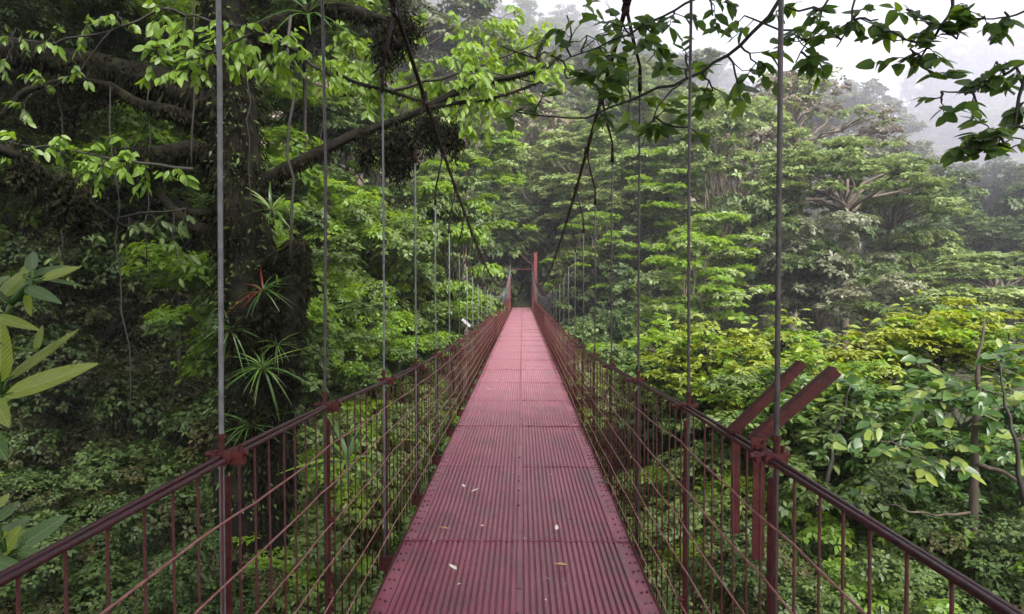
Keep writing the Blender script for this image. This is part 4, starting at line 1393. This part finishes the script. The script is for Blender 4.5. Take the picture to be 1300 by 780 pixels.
rosette('bromeliad', 'bromeliad with red bracts growing on the mossy trunk', 'plant', at(335, 372, 8.42), 30, 0.27, 'ggrgg', 1, wide=0.75, tilt=(0.3, 1.5))
rosette('bromeliad', 'bromeliad with long pale strap leaves lower on the mossy trunk', 'plant', at(335, 470, 8.42), 46, 0.36, 'ggggb', 2, wide=0.5, tilt=(0.2, 1.7))
rosette('bromeliad', 'small dark bromeliad at the foot of the mossy trunk', 'plant', at(318, 545, 8.42), 18, 0.36, 'gg', 3, wide=0.6)
rosette('bromeliad', 'narrow leaved tuft beside the pale bromeliad on the mossy trunk', 'plant', at(352, 440, 8.5), 26, 0.25, 'gbg', 12, wide=0.4, tilt=(0.2, 1.6))
rosette('bromeliad', 'hanging dark leafed tuft on the left side of the mossy trunk', 'plant', at(293, 420, 8.45), 26, 0.34, 'gg', 13, wide=0.5, tilt=(0.4, 1.8))
rosette('bromeliad', 'dark bromeliad perched on the limb at the top left', 'plant', at(392, 22, 9.0), 18, 0.5, 'gg', 4)
rosette('bromeliad', 'small bromeliad on the side of the trunk under the crooked branch', 'plant', at(345, 270, 8.6), 14, 0.32, 'gp', 5)
rosette('fern_plant', 'pale arching plant below the left railing near the second rod', 'plant', at(440, 590, 9.0), 18, 0.5, 'gbg', 6, axis=(0.2, -0.3, 1), wide=1.1)
rosette('fern_plant', 'spiky pale green plant below the left rail wires', 'plant', at(545, 570, 10.5), 18, 0.42, 'ggb', 7, axis=(0.2, -0.4, 1), wide=1.0)

# big leaves close by on the left
BIG = [leaf_mesh('big_leaf', M['lf_big'], 1, 0.28, 9, 0.22, b, blunt=0.4) for b in (-0.08, 0.06)]
GLS = [leaf_mesh('gloss_leaf', M['lf_bigdark'], 1, 0.28, 9, 0.25, b, blunt=0.4) for b in (-0.1, 0.08)]


def near_plant(label, base_px, lv, d, seed, nodes=()):
    rr = random.Random(seed)
    b = at(*base_px, d)
    g = gh(b.x, b.y)
    o0 = Vector((b.x - 0.1, b.y, g - 0.1))
    root = thing('broadleaf_plant', label, 'plant', o0)
    mb = MB()
    mb.tube([p - o0 for p in crooked(o0, b, rr, 6, 0.03)], [0.028 - 0.0028 * i for i in range(7)], 7)
    nd = [b]
    for q in nodes:
        nd.append(at(q[0], q[1], d))
        mb.tube([p - o0 for p in crooked(nd[-2], nd[-1], rr, 4, 0.04)], [0.012, 0.011, 0.010, 0.009, 0.008], 6)
    for (x0, y0, x1, y1, w, big, dd) in lv:
        p0, p1 = at(x0, y0, d), at(x1, y1, d + dd)
        dv = p1 - p0
        L = dv.length
        wm = w * d / FPX
        bb = min(nd, key=lambda q: (q - p0).length)
        mid = bb.lerp(p0, 0.5) - Vector((0, 0, 0.008))
        mb.tube([bb - o0, mid - o0, p0 - o0, p0 + dv * 0.1 - o0], [0.006, 0.006, 0.005, 0.003], 6)
        nn = Vector((0.15 * rr.uniform(-1, 1), -1, 0.75))
        ms = BIG if big else GLS
        link('leaf', ms[rr.randrange(2)], root, p0 - o0, orient(dv, nn), (wm / 0.28, L, L * 0.8))
    mb.obj('stem', M['lf_gloss'], root, True)


near_plant('broad glossy leaves of a plant just outside the left railing at the edge', (-40, 530), [
    (5, 502, 131, 466, 32, 1, -0.1), (8, 484, 102, 421, 17, 1, 0.15), (0, 486, 4, 402, 40, 1, 0.0), (-10, 402, 46, 416, 15, 1, -0.1), (47, 446, 52, 411, 12, 1, 0.1),
    (2, 379, 36, 343, 24, 1, 0.1), (42, 345, 38, 315, 17, 0, 0.15), (52, 354, 103, 341, 17, 1, 0.0), (35, 352, 88, 334, 15, 0, 0.1), (32, 366, 72, 380, 16, 0, -0.15),
    (58, 356, 108, 361, 9, 0, 0.1), (34, 372, 38, 402, 12, 1, 0.0), (30, 350, 45, 330, 16, 1, 0.15), (-8, 362, 14, 352, 15, 0, 0.0), (-8, 505, 14, 545, 20, 1, -0.1), (-15, 545, 8, 585, 22, 0, 0.0), (-12, 520, 18, 500, 18, 1, 0.1)], 2.3, 5, ((2, 500), (-14, 430), (14, 385), (42, 354)))
near_plant('cluster of broad pointed leaves below the left railing at the edge', (-35, 730), [
    (26, 694, 85, 652, 27, 0, 0.1), (0, 704, 29, 668, 24, 1, 0.0), (-6, 664, 23, 634, 20, 0, 0.1), (-4, 688, 38, 654, 24, 0, 0.1), (22, 700, 70, 708, 14, 0, -0.1), (-12, 650, 12, 628, 18, 1, 0.1), (-15, 690, 8, 676, 20, 1, 0.0), (-10, 712, 30, 722, 18, 0, -0.1)], 2.5, 6, ((8, 700), (-6, 660)))

# ------------------------------------------------------------------ right hand foreground trees
make_kind('yellow_near', 'round', 'lf_yellow', 4.4, 2.8, 46, 150, 0.19, 51, flat=0.42, up=0.75, crad=(0.06, 0.16), bark='barkdark', limb_r=0.06, tmpl=LEAF_OVAL, aspect=0.42, mat2='lf_bright')
make_kind('yellow_mix', 'round', 'lf_bright', 4.4, 2.8, 46, 150, 0.19, 53, flat=0.42, up=0.75, crad=(0.06, 0.16), bark='barkdark', limb_r=0.06, tmpl=LEAF_OVAL, aspect=0.42, mat2='lf_yellow')
make_kind('green_near', 'round', 'lf_gloss', 6.0, 3.4, 60, 230, 0.20, 52, flat=0.45, up=0.65, crad=(0.06, 0.15), mat2='lf_mid', bark='barkdark', limb_r=0.05, tmpl=LEAF_OVAL, aspect=0.5)
YL = [leaf_mesh('yellow_leaf', M['lf_yellow'], 1, w, 4, f, b, blunt=0.6) for w, f, b in ((0.42, 0.2, -0.15), (0.46, 0.3, -0.3), (0.40, 0.1, 0.1))]
GL = [leaf_mesh('round_leaf', M['lf_gloss'], 1, w, 5, f, b, blunt=1.0) for w, f, b in ((0.62, 0.15, -0.15), (0.56, 0.25, -0.25), (0.7, 0.1, -0.05))]
GLB = [leaf_mesh('round_leaf', M['lf_big'], 1, 0.78, 6, 0.12, -0.1, blunt=1.0)]


def crown_leaves(root, c, w, h, n, L, lm, seed):
    """leaves one can pick apart, on the near and upper side of a crown"""
    rr = random.Random(seed)
    o0 = root.location
    for _ in range(n):
        an = rr.uniform(0, 2 * PI); q = math.sqrt(rr.random())
        p = Vector(c) + Vector((math.cos(an) * q * w / 2, math.sin(an) * q * w / 2 * 0.8 - 0.1 * w, 0))
        p.z += h * (0.5 * (1 - q * q) + rr.uniform(-0.25, 0.12))
        d = Vector((math.cos(an) + rr.gauss(0, .7), math.sin(an) + rr.gauss(0, .7) - 0.4, rr.uniform(-.3, .5)))
        s = L * rr.uniform(0.7, 1.2)
        link('leaf', lm[rr.randrange(len(lm))], root, p - o0, orient(d, (rr.gauss(0, .35), rr.gauss(0, .35) - 0.3, 1)), (s, s, s))


for (kd, px, py, d, w, h, lab, n) in [('yellow_near', 905, 462, 12.5, 190, 110, 'yellow green leafy tree nearest the second rod on the right', 80), ('yellow_near', 985, 448, 13.5, 180, 100, 'yellow green leafy tree behind the first right rod', 70),
                                  ('yellow_mix', 1060, 480, 11.6, 170, 110, 'mixed green and yellow tree right above the bent brackets', 70), ('yellow_near', 1125, 450, 13.0, 170, 110, 'yellow green leafy tree between the brackets and the right edge', 70),
                                  ('yellow_near', 1195, 425, 12.5, 180, 100, 'yellow green tree top rising highest near the right edge', 80), ('yellow_mix', 1280, 445, 12.0, 160, 110, 'mixed green and yellow tree cut by the right edge', 50),
                                  ('yellow_mix', 855, 440, 14.5, 130, 90, 'mixed green and yellow tree beside the third rod on the right', 40), ('yellow_mix', 960, 505, 11.5, 170, 90, 'lower mixed green tree just left of the bent brackets', 40)]:
    t_ = T(kd, px, py, d, w, lab, h_px=h)
    crown_leaves(t_, at(px, py, d), w * d / FPX * 0.95, h * d / FPX, n, 0.17, YL, int(px))
T('green_near', 1010, 540, 11.0, 300, 'green leafy tree under the yellow green crowns behind the brackets', h_px=150)
T('green_near', 880, 510, 13.5, 240, 'green leafy tree beside the right railing below the yellow crown', h_px=130)
T('green_near', 1190, 560, 10.5, 330, 'dark green broad leaved tree on the right below the yellow crowns', h_px=170)
leafy_branch('young_tree', 'young tree with big glossy leaves reflecting the white sky at the right edge',
             [([(1236, 800, 8.4), (1236, 640, 8.4), (1238, 540, 8.4), (1242, 462, 8.4), (1250, 405, 8.5)], 0.065, 0.010), ([(1236, 600, 8.4), (1190, 590, 8.3), (1130, 560, 8.1)], 0.025, 0.01),
              ([(1238, 590, 8.4), (1275, 600, 8.2), (1330, 640, 8.0)], 0.03, 0.02), ([(1240, 530, 8.4), (1290, 560, 8.2), (1320, 540, 8.1)], 0.025, 0.012), ([(1236, 650, 8.4), (1190, 655, 8.3), (1120, 640, 8.2)], 0.018, 0.008)],
             [(1130, 530, 8.1, 42, 20), (1170, 505, 8.1, 44, 22), (1215, 500, 8.1, 44, 22), (1255, 520, 8.1, 44, 22), (1290, 500, 8.1, 40, 18), (1110, 560, 8.1, 36, 16), (1160, 565, 8.0, 44, 20), (1215, 555, 8.1, 44, 20), (1265, 575, 8.0, 40, 16), (1260, 470, 8.3, 36, 14), (1300, 560, 8.0, 36, 14), (1130, 610, 8.1, 36, 12), (1180, 470, 8.5, 34, 12)],
             0.175, GL + GLB + YL[:1], 61, hang=0.25, up=0.9, bark='barkmid', cat='tree')
# two darker trunks behind the right railing
for (pts, r0, r1, lab) in [([(1020, 790, 9.5), (1030, 680, 9.5), (1052, 600, 9.6), (1065, 540, 9.8), (1080, 490, 9.9)], 0.055, 0.01, 'dark leaning stem behind the right railing near the brackets'),
                           ([(1300, 640, 7.6), (1290, 560, 7.6), (1275, 500, 7.7), (1268, 450, 7.8)], 0.03, 0.006, 'dark thin stem rising at the right edge')]:
    leafy_branch('sapling', lab, [(pts, r0, r1)], [(pts[-1][0] + 10, pts[-1][1] + 5, pts[-1][2], 34, 14), (pts[-2][0] - 15, pts[-2][1], pts[-2][2], 28, 10)], 0.18, GL, int(pts[0][0]), hang=0.3, up=0.8, cat='sapling')

# ------------------------------------------------------------------ small things
c = at(592, 410, 17.0)
mb = MB().box((0, 0, 0), (0.26, 0.02, 0.06), Matrix.Rotation(R(42), 3, 'Y'))
sk_ = MB().tube([(0.08, 0.03, -0.06), (0.08, 0.03, -6.5)], 0.014, 6)
bd_ = mb.obj('marker_board', M['white'], None, loc=c)
sk_.obj('stake', M['barkdark'], bd_)
tag(bd_, 'short tilted white board on a thin stake beyond the left railing', 'board')
rp_ = random.Random(19)
LIT = [(598, 628, 0.05, 'p', 'twin white petals lying left of the deck centre'), (540, 678, 0.045, 'p', 'white petal at the left edge of the red deck'), (707, 677, 0.04, 'p', 'white petal right of the deck centre line'),
       (580, 728, 0.045, 'p', 'pale petal on the nearest ribbed panel'), (624, 497, 0.06, 'p', 'bright white flower fallen far down the deck'), (571, 676, 0.05, 'd', 'tan fallen leaf near the left deck edge'),
       (722, 722, 0.07, 'd', 'curled brown twiggy leaf on the right near panel'), (695, 622, 0.035, 'p', 'tiny white petal on the right half of the deck'), (590, 622, 0.035, 'p', 'small pale crumbled petal beside the twin petals')]
for (px, py, s, k, lab) in LIT:
    v = at(px, py, 1.0) - Vector((0, 0, CAM_H))
    t = CAM_H / -v.z
    p = Vector((0, 0, CAM_H)) + v * t
    me = leaf_mesh('fallen', M['petal'] if k == 'p' else M['deadleaf'], 1, 0.5, 4, 0.5, 0.35, blunt=0.8)
    o = link('petal' if k == 'p' else 'fallen_leaf', me, None, (p.x, p.y, 0.020), (rp_.uniform(-.1, .1), 0, rp_.uniform(0, 6.28)), s * 1.35)
    tag(o, lab, 'petal' if k == 'p' else 'leaf')

Pl, Dl, Nl, Sl = [], [], [], []
for _ in range(170):
    y_ = 2.5 + 26 * rp_.random() ** 1.6
    Pl.append((rp_.uniform(DL + .03, DR - .03), y_, 0.018)); Dl.append((rp_.gauss(0, 1), rp_.gauss(0, 1), 0.08)); Nl.append((rp_.gauss(0, .25), rp_.gauss(0, .25), 1)); Sl.append(rp_.choice([0.012, 0.018, 0.02, 0.03]))
V_, F_ = leaves(np.array(Pl), np.array(Dl), unit(np.array(Nl)), np.array(Sl), LEAF_DIAMOND, 0.5)
tag(link('leaf_litter', np_mesh('leaf_litter', V_, F_, [M['deadleaf'], M['barkdark'], M['petal']], [rp_.choice([0, 1, 1, 2]) for _ in range(170)])), 'tiny leaf scraps scattered over the deck', 'litter', None, 'stuff')

# ------------------------------------------------------------------ haze
gv = [v.co for v in bpy.data.objects['ground'].data.vertices]
gz0, gz1 = min(v.z for v in gv), max(v.z for v in gv)
HZ = MB().box((20, 270, (gz0 - 1 + gz1 + 16) / 2), (890, 710, gz1 - gz0 + 17))
hm, nt, out = new_mat('haze')
pv = nt.nodes.new('ShaderNodeVolumePrincipled')
pv.inputs['Color'].default_value = (0.88, 0.87, 0.98, 1)
pv.inputs['Density'].default_value = 0.0009
pv.inputs['Anisotropy'].default_value = 0.3
nt.links.new(pv.outputs[0], out.inputs['Volume'])
hz = HZ.obj('haze', hm)
tag(hz, kind='stuff')

# the bank of mist drifting over the far right slope and the top of the hill: real vapour, thin at its rim
mm, nt, out = new_mat('mist')
pv = nt.nodes.new('ShaderNodeVolumePrincipled')
pv.inputs['Color'].default_value = (0.88, 0.87, 0.98, 1)
pv.inputs['Density'].default_value = 0.019
pv.inputs['Anisotropy'].default_value = 0.2
nt.links.new(pv.outputs[0], out.inputs['Volume'])


def ellipsoid(c, r, nu=24, nv=12):
    V, F = [], []
    for j in range(nv + 1):
        th = PI * j / nv
        for i in range(nu):
            ph = 2 * PI * i / nu
            V.append((c[0] + r[0] * math.sin(th) * math.cos(ph), c[1] + r[1] * math.sin(th) * math.sin(ph), c[2] + r[2] * math.cos(th)))
    for j in range(nv):
        for i in range(nu):
            F.append((j * nu + i, (j + 1) * nu + i, (j + 1) * nu + (i + 1) % nu, j * nu + (i + 1) % nu))
    return V, F


for c_, r_ in (((74, 116, 22), (54, 50, 27)), ((-14, 118, 50), (50, 30, 20))):
    V, F = ellipsoid(c_, r_)
    tag(link('mist', mesh_from('mist', V, F, mm)), kind='stuff')
